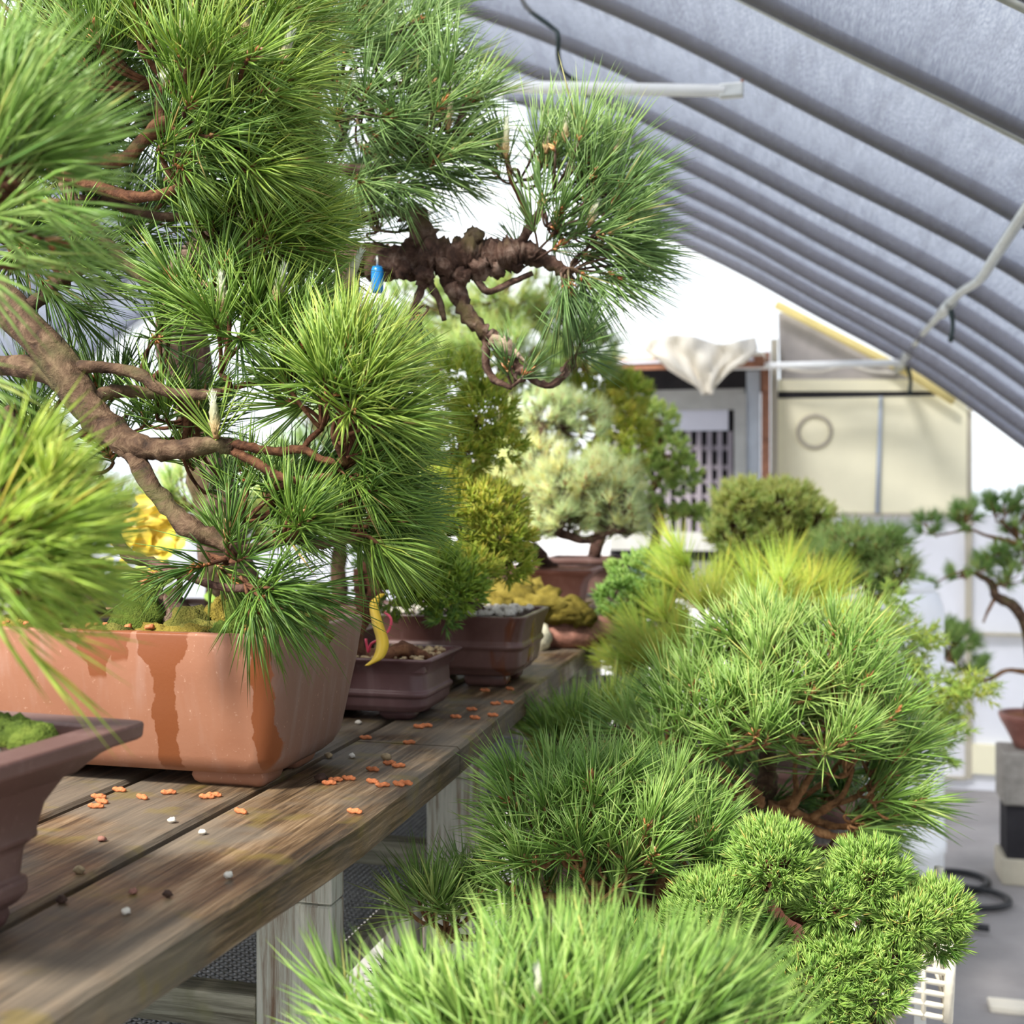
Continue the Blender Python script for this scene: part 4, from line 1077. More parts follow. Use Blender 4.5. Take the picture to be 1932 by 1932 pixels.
for q in [(1030, 790, 75, 45, 3.2, .09, 34, .45), (1100, 800, 45, 50, 3.2, .09, 22, .45), (990, 830, 50, 40, 3.2, .09, 18, .4)]:
    t4.pad(*q[:6], int(q[6] * 1.6), 36, .05, 'white_pine', (0, .8, 0), .7, tint=q[7] + .2, stem=.015, **W)

# ================================================================== POT 5 golden tree in brown tray
c5 = P(1115, 1124, 3.7); c5[2] = BENCH_Z
t5 = Tree('juniper_bonsai', 'gold tipped juniper rising above the white pine in a brown tray', c5)
add_pot(t5.root, c5, .26, .2, [(.04, .012, .01), (.035, .06, .01), (.012, .095, .01), (0, .105, .01), (0, .118, .01)], M['brown_pot'], 0)
t5.branch([(1120, 1050, 3.7, 14), (1140, 960, 3.7, 12), (1120, 860, 3.7, 10), (1150, 760, 3.7, 7)], 'bark_dark', 'trunk')
for q in [(1160, 780, 50, 40, 3.6, .1, 70, .72), (1180, 830, 45, 50, 3.6, .1, 80, .62), (1130, 720, 60, 30, 3.65, .1, 60, .55), (1185, 740, 35, 35, 3.65, .1, 50, .5), (1150, 870, 50, 35, 3.6, .1, 50, .5), (1080, 740, 50, 30, 3.7, .1, 40, .4), (1205, 800, 25, 40, 3.7, .1, 30, .45)]:
    t5.juniper(*q[:6], int(q[6] * 1.8), 11, .024, 'juniper_gold', rad=.0024, tint=q[7] + .12, twr=.0016)

# tall pine behind the gnarled branch
c6 = P(920, 1165, 3.55); c6[2] = BENCH_Z
t6 = Tree('red_pine_bonsai', 'soft green pine crown directly behind and below the gnarled branch', c6)
add_pot(t6.root, c6, .24, .2, [(.02, .012, .015), (.004, .09, .015), (0, .1, .015)], M['brown_pot'], 0)
t6.branch([(920, 1080, 3.55, 18), (900, 900, 3.55, 16), (960, 760, 3.55, 14), (940, 640, 3.55, 10), (980, 580, 3.55, 7)], 'bark', 'trunk')
t6.branch([(950, 700, 3.55, 8), (1040, 660, 3.55, 6), (1120, 660, 3.55, 4)], 'bark')
for q in [(960, 570, 80, 50, 3.55, .12, 34, .6), (860, 600, 90, 50, 3.55, .12, 30, .55), (1050, 610, 70, 50, 3.55, .12, 28, .55), (940, 660, 110, 50, 3.5, .12, 40, .5), (1100, 680, 60, 40, 3.5, .1, 26, .45), (830, 680, 70, 50, 3.55, .12, 22, .5), (1000, 720, 60, 30, 3.55, .1, 16, .4), (780, 560, 50, 40, 3.6, .1, 14, .5), (760, 650, 50, 60, 3.6, .1, 16, .45)]:
    t6.pad(*q[:6], int(q[6] * 1.35), 42, .075, 'pine_fresh', (.1, .8, 0), .7, tint=q[7] + .2, rad=.0011, phi=(10, 65), buds=.5, lod=2, twr=.002)

# cloud-pruned tree in teal pot
c7 = P(1228, 1109, 4.0); c7[2] = BENCH_Z
t7 = Tree('cloud_pruned_bonsai', 'cloud-pruned soft green tree in the pale teal pot before the lattice window', c7)
add_pot(t7.root, c7, .17, .15, [(.03, .01, .02), (.006, .07, .02), (0, .095, .02), (-.004, .105, .02)], M['teal_pot'], 0)
t7.branch([(1232, 1045, 4.0, 11), (1240, 990, 4.0, 10), (1225, 940, 4.0, 8), (1250, 880, 4.0, 6), (1240, 800, 4.0, 4)], 'bark_red', 'trunk')
t7.branch([(1235, 960, 4.0, 5), (1280, 970, 4.0, 4), (1310, 972, 4.0, 3)], 'bark_red')
for q in [(1242, 790, 32, 28, 4.0, .07, 80, .6), (1262, 850, 32, 34, 4.0, .07, 90, .55), (1290, 895, 26, 34, 4.0, .06, 70, .5), (1238, 905, 36, 34, 4.0, .07, 80, .6), (1220, 850, 26, 30, 4.0, .06, 50, .5), (1300, 968, 40, 12, 4.0, .06, 50, .6), (1225, 960, 30, 16, 4.0, .05, 40, .6)]:
    t7.juniper(*q[:6], int(q[6] * 1.5), 11, .020, 'juniper_soft', rad=.002, tint=q[7], twr=.0016)

# ================================================================== LEFT BACKGROUND
def back_tree(name, label, px, d, w, pads_, m, L, trunk, potm='brown_pot', tint=.5):
    c_ = P(px, 1000, d); c_[2] = BENCH_Z
    t_ = Tree(name, label, c_)
    add_pot(t_.root, c_, w, w * .8, [(.02, .012, .015), (.004, .08, .015), (0, .09, .015)], M[potm], 0)
    yb = CY + (1.5 - BENCH_Z - .08) * F_PX / d
    t_.branch([(px, yb, d, 16)] + [(a, b, d, r) for a, b, r in trunk], 'bark', 'trunk')
    for a, b, c__, e in pads_:
        t_.pad(a, b, c__, e, d, .10, int(c__ * e / 130) + 6, 36, L, m, (0, .8, 0), .7, tint=tint, rad=.0011, phi=(10, 65), buds=.2, lod=2)
    return t_


back_tree('pine_bonsai', 'pale pine seen through the lower branches of the large pine at left', 55, 2.35, .2, [(80, 900, 90, 60), (180, 960, 70, 40), (30, 830, 80, 40)], 'pine_fresh', .06, [(60, 1050, 14), (90, 950, 10)], tint=.75)
back_tree('pine_bonsai', 'light green pine glimpsed behind the middle of the large pine', 400, 2.5, .22, [(350, 940, 70, 50), (460, 930, 80, 60), (420, 1010, 90, 40), (560, 960, 80, 50)], 'pine_fresh', .06, [(410, 1080, 14), (430, 980, 10)], tint=.78)
back_tree('pine_bonsai', 'pale pine behind the bright tuft of the large pine', 640, 2.5, .22, [(600, 880, 80, 60), (700, 960, 80, 50), (620, 760, 90, 60), (760, 850, 70, 60)], 'pine_back', .06, [(640, 1050, 14), (650, 900, 10)], tint=.6)
c_ = P(285, 1000, 2.25); c_[2] = BENCH_Z
t = Tree('yellow_leaf_plant', 'yellow-leaved plant glowing behind the lower left branches', c_, 'plant')
add_pot(t.root, c_, .16, .14, [(.02, .01, .015), (.004, .08, .015), (0, .09, .015)], M['brown_pot'], 0)
t.branch([(285, 1170, 2.25, 7), (280, 1090, 2.25, 5), (285, 1010, 2.25, 3)], 'bark_dark', 'trunk')


def leaves(tree, spots, m, size, tint):
    V = []; Fc = []; T = []
    for (px, py, d) in spots:
        c_ = P(px, py, d); nrm_ = unit(np.array([random.uniform(-.5, .5), -1, random.uniform(-.2, .9)])); u_ = unit(np.cross(nrm_, [random.uniform(-1, 1), 0, 1])); v_ = np.cross(nrm_, u_)
        s_ = size * random.uniform(.7, 1.2); b_ = len(V); V.append(c_)
        for k in range(10):
            a = 2 * math.pi * k / 10; r_ = s_ * (1 + .12 * math.cos(3 * a))
            V.append(c_ + u_ * r_ * math.cos(a) + v_ * r_ * .75 * math.sin(a) + nrm_ * r_ * .15 * math.cos(2 * a))
        Fc += [(b_, b_ + 1 + k, b_ + 1 + (k + 1) % 10) for k in range(10)]
        T += [min(1, max(0, random.gauss(tint, .25)))] * 11
    return mesh_obj('leaf_cluster', np.array(V), np.array(Fc), M[m], tree.root, True, T)


leaves(t, [(random.gauss(280, 24), random.gauss(1000, 24), 2.25 + random.uniform(-.04, .04)) for _ in range(60)], 'leaf_yellow', .022, .3)
leaves(t, [(random.gauss(240, 60), random.gauss(1100, 22), 2.25 + random.uniform(-.04, .04)) for _ in range(40)], 'leaf_green', .018, .5)
c_ = P(70, 1100, 2.1); c_[2] = BENCH_Z
mb = MB(); mb.box(c_ + np.array([-.13, -.07, 0]), c_ + np.array([.12, .07, .165])); o = mb.build('concrete_block', M['concrete'], smooth=False, loc=c_); bevel(o, .006)
tag(o, 'pale grey block behind the left end of the terracotta pot', 'block')

# ================================================================== RIGHT SIDE TREES
def rtree(name, label, px, d, w, dep, h, potm, trunk, trm='bark_tan', z=TABLE_Z, stand=0.0):
    c_ = P(px, 1000, d); c_[2] = z
    t_ = Tree(name, label, c_)
    if potm: add_pot(t_.root, c_, w, dep, [(.03, .012, .015), (.02, .03, .015), (.006, h - .02, .015), (0, h - .012, .015), (0, h, .015)], M[potm], 0)
    yb = CY + (1.5 - z - h + .02) * F_PX / d
    t_.branch([(px, yb, d, trunk[0][2] * 1.3)] + [(a, b, d + (q[0] if q else 0), r) for a, b, r, *q in trunk], trm, 'trunk', 12, .35)
    return t_


# R1 broad pine with the fan of tan branches
r1 = rtree('red_pine_bonsai', 'broad bright pine with a fan of tan branches, largest on the right', 1500, 1.80, .26, .22, .15, 'red_pot', [(1480, 1580, 26), (1440, 1530, 24), (1445, 1480, 20), (1450, 1430, 16), (1440, 1330, 12)], 'bark')
B = r1.branch
for pl in [[(1440, 1520, 12), (1400, 1500, 9), (1340, 1525, 7), (1280, 1520, 6), (1245, 1505, 5)], [(1440, 1510, 10), (1390, 1490, 8), (1350, 1465, 7), (1310, 1450, 6)], [(1436, 1500, 9), (1395, 1470, 7), (1360, 1440, 6), (1345, 1415, 5)],
           [(1450, 1520, 12), (1480, 1518, 9), (1520, 1500, 8), (1560, 1470, 6), (1590, 1430, 5)], [(1450, 1525, 14), (1500, 1535, 11), (1550, 1552, 10), (1590, 1560, 8), (1630, 1545, 6), (1680, 1545, 5)], [(1490, 1530, 10), (1520, 1480, 8), (1540, 1440, 7), (1545, 1400, 5)],
           [(1530, 1545, 10), (1570, 1520, 8), (1620, 1500, 6), (1690, 1440, 5)], [(1470, 1520, 9), (1500, 1500, 7), (1500, 1450, 6), (1505, 1410, 5)], [(1500, 1550, 12), (1560, 1575, 11), (1600, 1578, 8), (1660, 1560, 5)], [(1550, 1530, 8), (1590, 1500, 7), (1610, 1450, 5)]]:
    dd = random.uniform(-.04, .04)
    B([(a, b, 1.74 + dd, r * .78) for a, b, r in pl], 'bark_tan', seg=8, rough=.3)
for q in [(1340, 1330, 90, 60, 1.72, .10, 26, .5), (1440, 1290, 90, 70, 1.72, .12, 34, .54), (1540, 1290, 90, 70, 1.72, .12, 34, .52), (1610, 1350, 70, 60, 1.7, .10, 26, .48), (1420, 1380, 80, 40, 1.66, .10, 22, .48), (1520, 1390, 80, 40, 1.66, .10, 22, .5), (1300, 1420, 50, 40, 1.7, .08, 12, .44), (1250, 1380, 70, 50, 1.72, .08, 16, .5), (1440, 1220, 80, 40, 1.76, .10, 16, .55), (1560, 1230, 70, 40, 1.76, .1, 14, .52)]:
    r1.pad(*q[:6], q[6], 46, .078, 'pine_fresh', (0, .9, 0), .65, tint=q[7] + .02, rad=.00095, phi=(10, 58), buds=.35, tw='bark_tan')
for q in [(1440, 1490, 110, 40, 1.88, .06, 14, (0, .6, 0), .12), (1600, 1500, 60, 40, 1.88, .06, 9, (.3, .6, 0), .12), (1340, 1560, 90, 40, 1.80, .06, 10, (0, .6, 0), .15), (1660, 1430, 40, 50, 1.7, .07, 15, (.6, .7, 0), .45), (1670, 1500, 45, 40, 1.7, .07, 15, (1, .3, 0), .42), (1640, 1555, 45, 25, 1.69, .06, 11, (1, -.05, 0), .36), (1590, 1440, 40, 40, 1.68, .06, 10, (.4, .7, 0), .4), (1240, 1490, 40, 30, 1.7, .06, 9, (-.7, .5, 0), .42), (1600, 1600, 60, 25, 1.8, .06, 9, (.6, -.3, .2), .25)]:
    r1.pad(*q[:6], q[6], 46, .082, 'pine_fresh', q[7], .45, tint=q[8] + .02, rad=.00095, phi=(8, 48), buds=.35, tw='bark_tan')

# R2 middle pine
r2 = rtree('black_pine_bonsai', 'mid green pine between the bench legs and the broad pine', 1200, 1.42, .24, .2, .16, 'brown_pot', [(1230, 1790, 26), (1240, 1700, 22), (1190, 1640, 16), (1170, 1580, 10)], 'bark')
for pl in [[(1240, 1720, 14), (1180, 1690, 10), (1110, 1660, 8), (1060, 1610, 6)], [(1240, 1690, 12), (1280, 1660, 9), (1330, 1640, 7)], [(1200, 1690, 10), (1120, 1700, 8), (1040, 1690, 6), (990, 1690, 5)], [(1150, 1720, 10), (1000, 1760, 8), (880, 1770, 7), (820, 1745, 6), (805, 1720, 5)], [(1240, 1680, 9), (1255, 1640, 7), (1240, 1600, 6)]]:
    r2.branch([(a, b, 1.40, r) for a, b, r in pl], 'bark_tan', seg=8)
for q in [(1020, 1520, 50, 40, 1.42, .06, 13, 52, (-.15, .9, 0), .5), (1110, 1500, 60, 40, 1.42, .06, 15, 52, (0, 1, 0), .48), (1090, 1590, 60, 35, 1.4, .06, 14, 52, (-.2, .8, 0), .48), (1200, 1600, 60, 50, 1.38, .06, 14, 54, (.1, .9, 0), .5), (1000, 1610, 50, 40, 1.4, .06, 12, 52, (-.5, .7, 0), .52), (985, 1680, 40, 25, 1.4, .05, 7, 50, (-.7, .45, 0), .45),
          (1180, 1690, 80, 30, 1.48, .05, 9, 50, (0, .7, 0), .2), (1330, 1720, 70, 30, 1.48, .05, 8, 50, (0, .7, 0), .2), (1060, 1720, 80, 30, 1.48, .05, 8, 50, (0, .7, 0), .2), (1240, 1520, 60, 50, 1.45, .06, 12, 52, (0, .9, 0), .45), (1300, 1600, 60, 50, 1.45, .06, 13, 52, (.2, .8, 0), .42), (1140, 1660, 50, 25, 1.38, .05, 7, 52, (0, .8, 0), .4), (805, 1722, 20, 14, 1.38, .03, 8, 52, (-.15, .9, 0), .62), (860, 1725, 36, 20, 1.40, .03, 7, 46, (.2, .9, 0), .58), (900, 1700, 40, 25, 1.44, .04, 5, 46, (0, .9, 0), .42), (1340, 1670, 50, 30, 1.42, .05, 8, 50, (.1, .8, 0), .40)]:
    r2.pad(*q[:6], q[6], q[7], .072, 'pine_fresh', q[8], .55, tint=q[9] - .02, rad=.0009, phi=(10, 60), buds=.4, tw='bark_tan')

# R3 front blurred pine
r3 = rtree('black_pine_bonsai', 'closest pine filling the bottom edge in front of the others', 1030, .86, .2, .16, .14, 'brown_pot', [(1020, 2250, 30), (1010, 2120, 24), (1030, 2020, 14)], 'bark')
for q in [(779, 1992, 70, 50, .86, .04, 11, (-.6, .7, 0), .52), (872, 1962, 80, 50, .85, .05, 15, (-.3, .9, 0), .52), (983, 1952, 90, 60, .84, .05, 19, (0, 1, 0), .52), (1095, 1952, 90, 60, .84, .05, 19, (.05, 1, 0), .54), (1207, 1962, 90, 50, .84, .05, 17, (.2, 1, 0), .54), (1309, 1962, 60, 50, .86, .04, 12, (.45, .9, 0), .52), (937, 2062, 120, 50, .82, .05, 15, (-.2, .9, 0), .5), (1169, 2062, 140, 50, .82, .05, 17, (.2, .9, 0), .5), (1374, 2052, 60, 50, .86, .04, 8, (.5, .8, 0), .5), (779, 2092, 80, 50, .84, .04, 9, (-.8, .5, 0), .52), (690, 1985, 50, 40, .88, .04, 8, (-.55, .75, 0), .52)]:
    r3.pad(*q[:6], int(q[6] * .8), 42, .080, 'pine_fresh', q[7], .55, tint=q[8] - .12, rad=.00095, phi=(6, 42), buds=.25, tw='bark_tan')
r3.candle(1020, 1900, .80, 1018, 1850, .0035)

# R4 juniper with rounded pads
r4 = rtree('juniper_bonsai', 'bright juniper with rounded pads spreading at the lower right', 1450, 1.32, .24, .2, .15, 'brown_pot', [(1455, 1900, 24), (1490, 1830, 24), (1530, 1790, 22), (1540, 1750, 18), (1500, 1720, 14), (1470, 1690, 12), (1455, 1650, 8)], 'bark_red')
for pl in [[(1530, 1790, 12), (1580, 1785, 10), (1660, 1775, 9), (1700, 1760, 8), (1750, 1745, 5)], [(1540, 1750, 10), (1590, 1730, 8), (1625, 1690, 7), (1640, 1660, 5)], [(1490, 1830, 12), (1560, 1850, 10), (1650, 1840, 7), (1680, 1830, 5)], [(1470, 1840, 14), (1380, 1800, 11), (1340, 1740, 7)], [(1455, 1880, 14), (1250, 1850, 12), (1000, 1850, 10), (860, 1860, 8), (780, 1850, 6)]]:
    r4.branch([(a, b, 1.30, r) for a, b, r in pl], 'bark_red', seg=8, rough=.35)
for q in [(1458, 1628, 66, 58, 1.29, .038, 520, .48), (1350, 1715, 70, 48, 1.28, .036, 380, .48), (1560, 1700, 56, 34, 1.29, .03, 260, .46), (1640, 1652, 58, 46, 1.30, .03, 330, .5), (1770, 1718, 44, 36, 1.30, .03, 260, .52), (1712, 1738, 44, 34, 1.28, .028, 230, .54), (1590, 1810, 60, 44, 1.28, .03, 300, .52), (1670, 1810, 50, 40, 1.28, .03, 240, .48), (1530, 1860, 80, 44, 1.27, .035, 320, .46), (1640, 1870, 60, 30, 1.27, .03, 200, .48),
          (1560, 1915, 70, 36, 1.27, .03, 240, .5), (1420, 1790, 60, 40, 1.3, .03, 200, .36), (1660, 1700, 30, 22, 1.3, .02, 90, .42), (1770, 1775, 30, 20, 1.3, .02, 90, .4), (1700, 1690, 22, 16, 1.31, .02, 60, .52), (770, 1850, 50, 28, 1.3, .025, 180, .35), (860, 1870, 50, 30, 1.3, .025, 140, .35), (1290, 1760, 50, 30, 1.3, .03, 150, .4), (1180, 1780, 60, 30, 1.31, .03, 150, .36)]:
    r4.juniper(*q[:6], q[6], 11, .0125, 'juniper', tint=q[7], rad=.00082, twr=.0011, tw='bark_red')

# R5 yellow green pines
r5 = rtree('yellow_pine_bonsai', 'yellow-green pine with long upright needles at centre right', 1420, 2.45, .24, .2, .16, 'brown_pot', [(1420, 1440, 14), (1400, 1300, 12), (1390, 1220, 10), (1345, 1185, 8)], 'bark_dark')
r5.branch([(1400, 1260, 2.45, 9), (1450, 1190, 2.42, 7), (1465, 1160, 2.4, 5)], 'bark_dark')
for q in [(1345, 1150, 40, 30, 2.4, .05, 10, (0, .9, 0), .6), (1460, 1110, 40, 50, 2.4, .06, 13, (0, 1, 0), .5), (1520, 1140, 50, 40, 2.4, .06, 13, (.3, .9, 0), .55), (1420, 1180, 60, 40, 2.4, .06, 12, (0, .9, 0), .5), (1300, 1090, 40, 40, 2.45, .06, 8, (-.2, 1, 0), .5), (1250, 1220, 50, 50, 2.42, .06, 13, (-.4, .9, 0), .5), (1200, 1250, 40, 40, 2.42, .06, 9, (-.7, .6, 0), .55), (1300, 1270, 60, 40, 2.4, .06, 12, (0, .9, 0), .5), (1560, 1190, 50, 40, 2.4, .06, 9, (.4, .8, 0), .5)]:
    r5.pad(*q[:6], q[6], 50, .098, 'pine_gold', q[7], .4, tint=q[8] + .02, rad=.0012, phi=(6, 45), buds=.5, lod=2, tw='bark_dark')

# R6 light tree
r6 = rtree('juniper_bonsai', 'light green domed tree in front of the yellow panel', 1440, 3.5, .26, .2, .16, 'brown_pot', [(1440, 1240, 14), (1450, 1120, 12), (1440, 1020, 8)], 'bark_dark')
for q in [(1400, 950, 50, 34, 3.5, .10, 110, .72), (1470, 950, 60, 36, 3.5, .10, 130, .72), (1530, 975, 36, 26, 3.5, .08, 60, .6), (1390, 1010, 50, 40, 3.5, .1, 90, .6), (1460, 1020, 70, 45, 3.5, .1, 120, .65), (1540, 1040, 50, 40, 3.5, .1, 80, .55), (1430, 1090, 80, 40, 3.5, .1, 90, .5)]:
    r6.juniper(*q[:6], int(q[6] * 1.5), 11, .030, 'juniper_soft', rad=.0026, tint=q[7] + .18, twr=.0016)
# R7 pine with brown underside
r7 = rtree('red_pine_bonsai', 'bright short-needled pine with brown underside before the white wall boards', 1600, 3.3, .26, .2, .16, 'brown_pot', [(1610, 1260, 14), (1630, 1180, 12), (1640, 1130, 10), (1640, 1080, 7)], 'bark_red')
r7.branch([(1635, 1140, 3.3, 8), (1690, 1105, 3.3, 6), (1710, 1080, 3.3, 4)], 'bark_red')
for q in [(1600, 1040, 50, 40, 3.3, .10, 40, .6), (1660, 1030, 40, 26, 3.3, .08, 26, .5), (1680, 1075, 34, 32, 3.3, .08, 30, .62), (1620, 1090, 50, 30, 3.3, .08, 30, .45), (1560, 1080, 50, 40, 3.3, .1, 30, .55)]:
    r7.pad(*q[:6], q[6], 36, .05, 'pine_fresh', (0, .8, 0), .7, tint=q[7] + .1, rad=.0018, phi=(15, 65), buds=.6, lod=2, tw='bark_red')
# R8 bright fir
r8 = rtree('fir_bonsai', 'bright lime fir with flat sprays beside the white barrel', 1555, 2.6, .17, .17, .16, 'brown_pot', [(1590, 1440, 12), (1660, 1320, 10), (1650, 1220, 7)], 'bark_red')
r8.branch([(1660, 1330, 2.6, 6), (1740, 1325, 2.6, 4), (1830, 1305, 2.6, 2)], 'bark_red')
r8.branch([(1660, 1390, 2.6, 6), (1740, 1390, 2.6, 4), (1800, 1380, 2.6, 2)], 'bark_red')
for q in [(1640, 1190, 60, 30, 2.6, .10, 50, .6), (1700, 1215, 50, 20, 2.6, .08, 36, .65), (1620, 1260, 70, 35, 2.6, .10, 50, .5), (1690, 1290, 60, 22, 2.6, .08, 40, .65), (1760, 1310, 50, 14, 2.6, .05, 34, .7), (1820, 1302, 30, 9, 2.6, .04, 20, .75), (1700, 1345, 60, 22, 2.6, .08, 36, .55), (1760, 1338, 28, 9, 2.6, .04, 16, .8), (1790, 1382, 26, 8, 2.6, .04, 14, .6), (1740, 1400, 50, 18, 2.6, .06, 26, .4), (1660, 1150, 40, 20, 2.6, .08, 20, .6)]:
    r8.pad(*q[:6], q[6], 26, .022, 'fir', (.2, .3, 0), .8, tint=q[7], rad=.0016, phi=(35, 80), buds=0, lod=2, stem=.05, tw='bark_red')
# R9 dark juniper beside the bench end
r9 = rtree('juniper_bonsai', 'dark blue-green juniper next to the far end of the bench', 1215, 2.62, .22, .18, .16, 'brown_pot', [(1215, 1330, 12), (1210, 1240, 10), (1215, 1160, 7)], 'bark_dark')
for q in [(1215, 1085, 60, 36, 2.6, .08, 150, .55), (1180, 1130, 50, 36, 2.6, .08, 110, .35), (1240, 1140, 60, 40, 2.6, .08, 130, .4), (1165, 1180, 40, 30, 2.6, .07, 80, .3), (1230, 1190, 60, 30, 2.6, .08, 90, .3), (1285, 1100, 36, 36, 2.6, .08, 60, .5)]:
    r9.juniper(*q[:6], q[6], 10, .018, 'juniper_dark', rad=.0018, tint=q[7], twr=.0018)
# R10 small dark pine near bench + light plant behind
r10 = rtree('black_pine_bonsai', 'small dark upright pine tuft beside the bench edge', 1100, 1.95, .16, .15, .14, 'brown_pot', [(1110, 1560, 14), (1100, 1480, 12), (1095, 1430, 9)], 'bark_dark')
r10.branch([(1100, 1450, 1.95, 7), (1140, 1410, 1.95, 6), (1160, 1390, 1.95, 4)], 'bark_dark')
for q in [(1075, 1400, 30, 26, 1.95, .04, 11, (-.15, 1, 0), .40), (1110, 1390, 30, 26, 1.95, .04, 10, (.1, 1, 0), .42), (1040, 1410, 24, 24, 1.95, .04, 5, (-.6, .8, 0), .45), (1160, 1370, 24, 24, 1.95, .04, 6, (.3, .9, 0), .6)]:
    r10.pad(*q[:6], q[6], 52, .085, 'pine', q[7], .4, tint=q[8] + .05, rad=.001, phi=(6, 45), buds=.4, tw='bark_dark')
r11 = rtree('juniper_bonsai', 'low lime green shrub behind the small dark pine tuft', 1120, 2.25, .15, .15, .14, 'brown_pot', [(1060, 1560, 9), (1055, 1480, 7), (1050, 1430, 5)], 'bark_dark')
for q in [(1040, 1400, 36, 26, 2.25, .06, 80, .7), (1110, 1430, 36, 24, 2.25, .06, 60, .7), (1060, 1450, 50, 24, 2.25, .06, 60, .5), (1180, 1330, 40, 26, 2.3, .06, 50, .6), (1000, 1470, 36, 20, 2.25, .05, 40, .3)]:
    r11.juniper(*q[:6], q[6], 10, .018, 'juniper_soft', rad=.0016, tint=q[7], twr=.0015)
# far right pine in bowl
c_ = P(1945, 1000, 4.7); c_[2] = 0
t = empty('stone_pedestal', c_, 'grey stone pedestal on a beige block at the right edge', 'pedestal')
zt = 1.5 - (1412 - CY) * 4.7 / F_PX
mb = MB(); mb.box(c_ + np.array([-.115, -.11, zt - .20]), c_ + np.array([.115, .11, zt])); bevel(mb.build('stone_block', M['concrete'], t, False), .008)
mb = MB(); mb.box(c_ + np.array([-.10, -.09, .1]), c_ + np.array([.10, .09, zt - .2])); mb.build('stem', M['dark'], t, False)  # near-black support, its colour stands in for the shadow beneath the stone block
mb = MB(); mb.box(c_ + np.array([-.12, -.10, 0]), c_ + np.array([.12, .10, .10])); bevel(mb.build('base_block', M['batten'], t, False), .006)
c_[2] = zt
r13 = Tree('pine_bonsai', 'sparse pine with a curved trunk in a red bowl at the right edge', c_)
mb = MB(); rg = []
for r_, z_ in [(.05, 0), (.06, .005), (.075, .04), (.095, .08), (.11, .105), (.118, .125), (.118, .135), (.108, .135), (.10, .12)]:
    rg.append([c_ + np.array([math.cos(q) * r_, math.sin(q) * r_, z_]) for q in np.linspace(0, 2 * math.pi, 28, endpoint=False)])
mb.loft(rg); mb.build('pot', M['red_pot'], r13.root)
mb = MB(); mb.loft([[c_ + np.array([math.cos(q) * r_, math.sin(q) * r_, z_]) for q in np.linspace(0, 2 * math.pi, 20, endpoint=False)] for r_, z_ in [(.101, .122), (.05, .13), (.01, .132)]], False); mb.build('soil', M['soil_red'], r13.root)
r13.branch([(1945, 1350, 4.7, 13), (1950, 1280, 4.7, 12), (1938, 1190, 4.7, 11), (1915, 1145, 4.7, 10), (1880, 1125, 4.7, 9), (1870, 1100, 4.7, 7), (1840, 1082, 4.7, 5), (1825, 1075, 4.7, 4)], 'bark', 'trunk')
r13.branch([(1940, 1200, 4.7, 7), (1945, 1100, 4.7, 6), (1930, 1030, 4.7, 5), (1890, 985, 4.7, 3)], 'bark')
r13.branch([(1880, 1125, 4.7, 4), (1865, 1150, 4.7, 3), (1855, 1175, 4.7, 2)], 'bark_tan')
r13.branch([(1935, 1030, 4.7, 5), (1860, 1010, 4.7, 3), (1830, 1000, 4.7, 2), (1770, 1010, 4.7, 2)], 'bark_tan')
r13.branch([(1946, 1270, 4.7, 6), (1900, 1265, 4.7, 4), (1850, 1285, 4.7, 4), (1800, 1250, 4.7, 3), (1760, 1225, 4.7, 2)], 'bark_tan')
for q in [(1800, 1215, 44, 30, 40, .6), (1830, 1250, 24, 20, 18, .55), (1740, 1185, 20, 16, 14, .4), (1735, 1110, 14, 14, 10, .5), (1770, 1190, 30, 20, 18, .6), (1890, 955, 26, 16, 20, .35), (1825, 975, 24, 28, 20, .45), (1752, 995, 14, 18, 10, .35), (1870, 1050, 22, 14, 9, .5), (1900, 1090, 30, 20, 14, .6), (1850, 1075, 16, 10, 7, .6), (1925, 1000, 24, 40, 18, .5), (1915, 1060, 30, 24, 14, .55), (1960, 960, 40, 50, 18, .5), (1812, 1085, 12, 10, 6, .55)]:
    r13.pad(*q[:4], 4.7, .06, q[4], 36, .055, 'pine_fresh', (0, .8, 0), .6, tint=q[5] - .08, rad=.0019, phi=(10, 60), buds=.3, lod=2, tw='bark_tan')

# white barrel behind the fir
c_ = P(1672, 1000, 4.1); c_[2] = 0; zt = 1.5 - (1118 - CY) * 3.95 / F_PX
t = empty('water_barrel', c_, 'white plastic water barrel standing behind the lime fir', 'barrel')
mb = MB(); rg = []
for r_, z_ in [(.16, 0), (.18, .02), (.185, .3), (.192, .31), (.192, .34), (.185, .35), (.185, .7), (.192, .71), (.192, .74), (.185, .75), (.185, zt - .06), (.17, zt - .02), (.15, zt)]:
    rg.append([c_ + np.array([math.cos(q) * r_, math.sin(q) * r_, z_]) for q in np.linspace(0, 2 * math.pi, 36, endpoint=False)])
mb.loft(rg); mb.build('barrel_body', M['white_plastic'], t)
mb = MB(); mb.loft([[c_ + np.array([math.cos(q) * r_, math.sin(q) * r_, z_]) for q in np.linspace(0, 2 * math.pi, 30, endpoint=False)] for r_, z_ in [(.155, zt - .005), (.155, zt + .02), (.14, zt + .025)]]); mb.build('barrel_lid', M['white_plastic'], t)

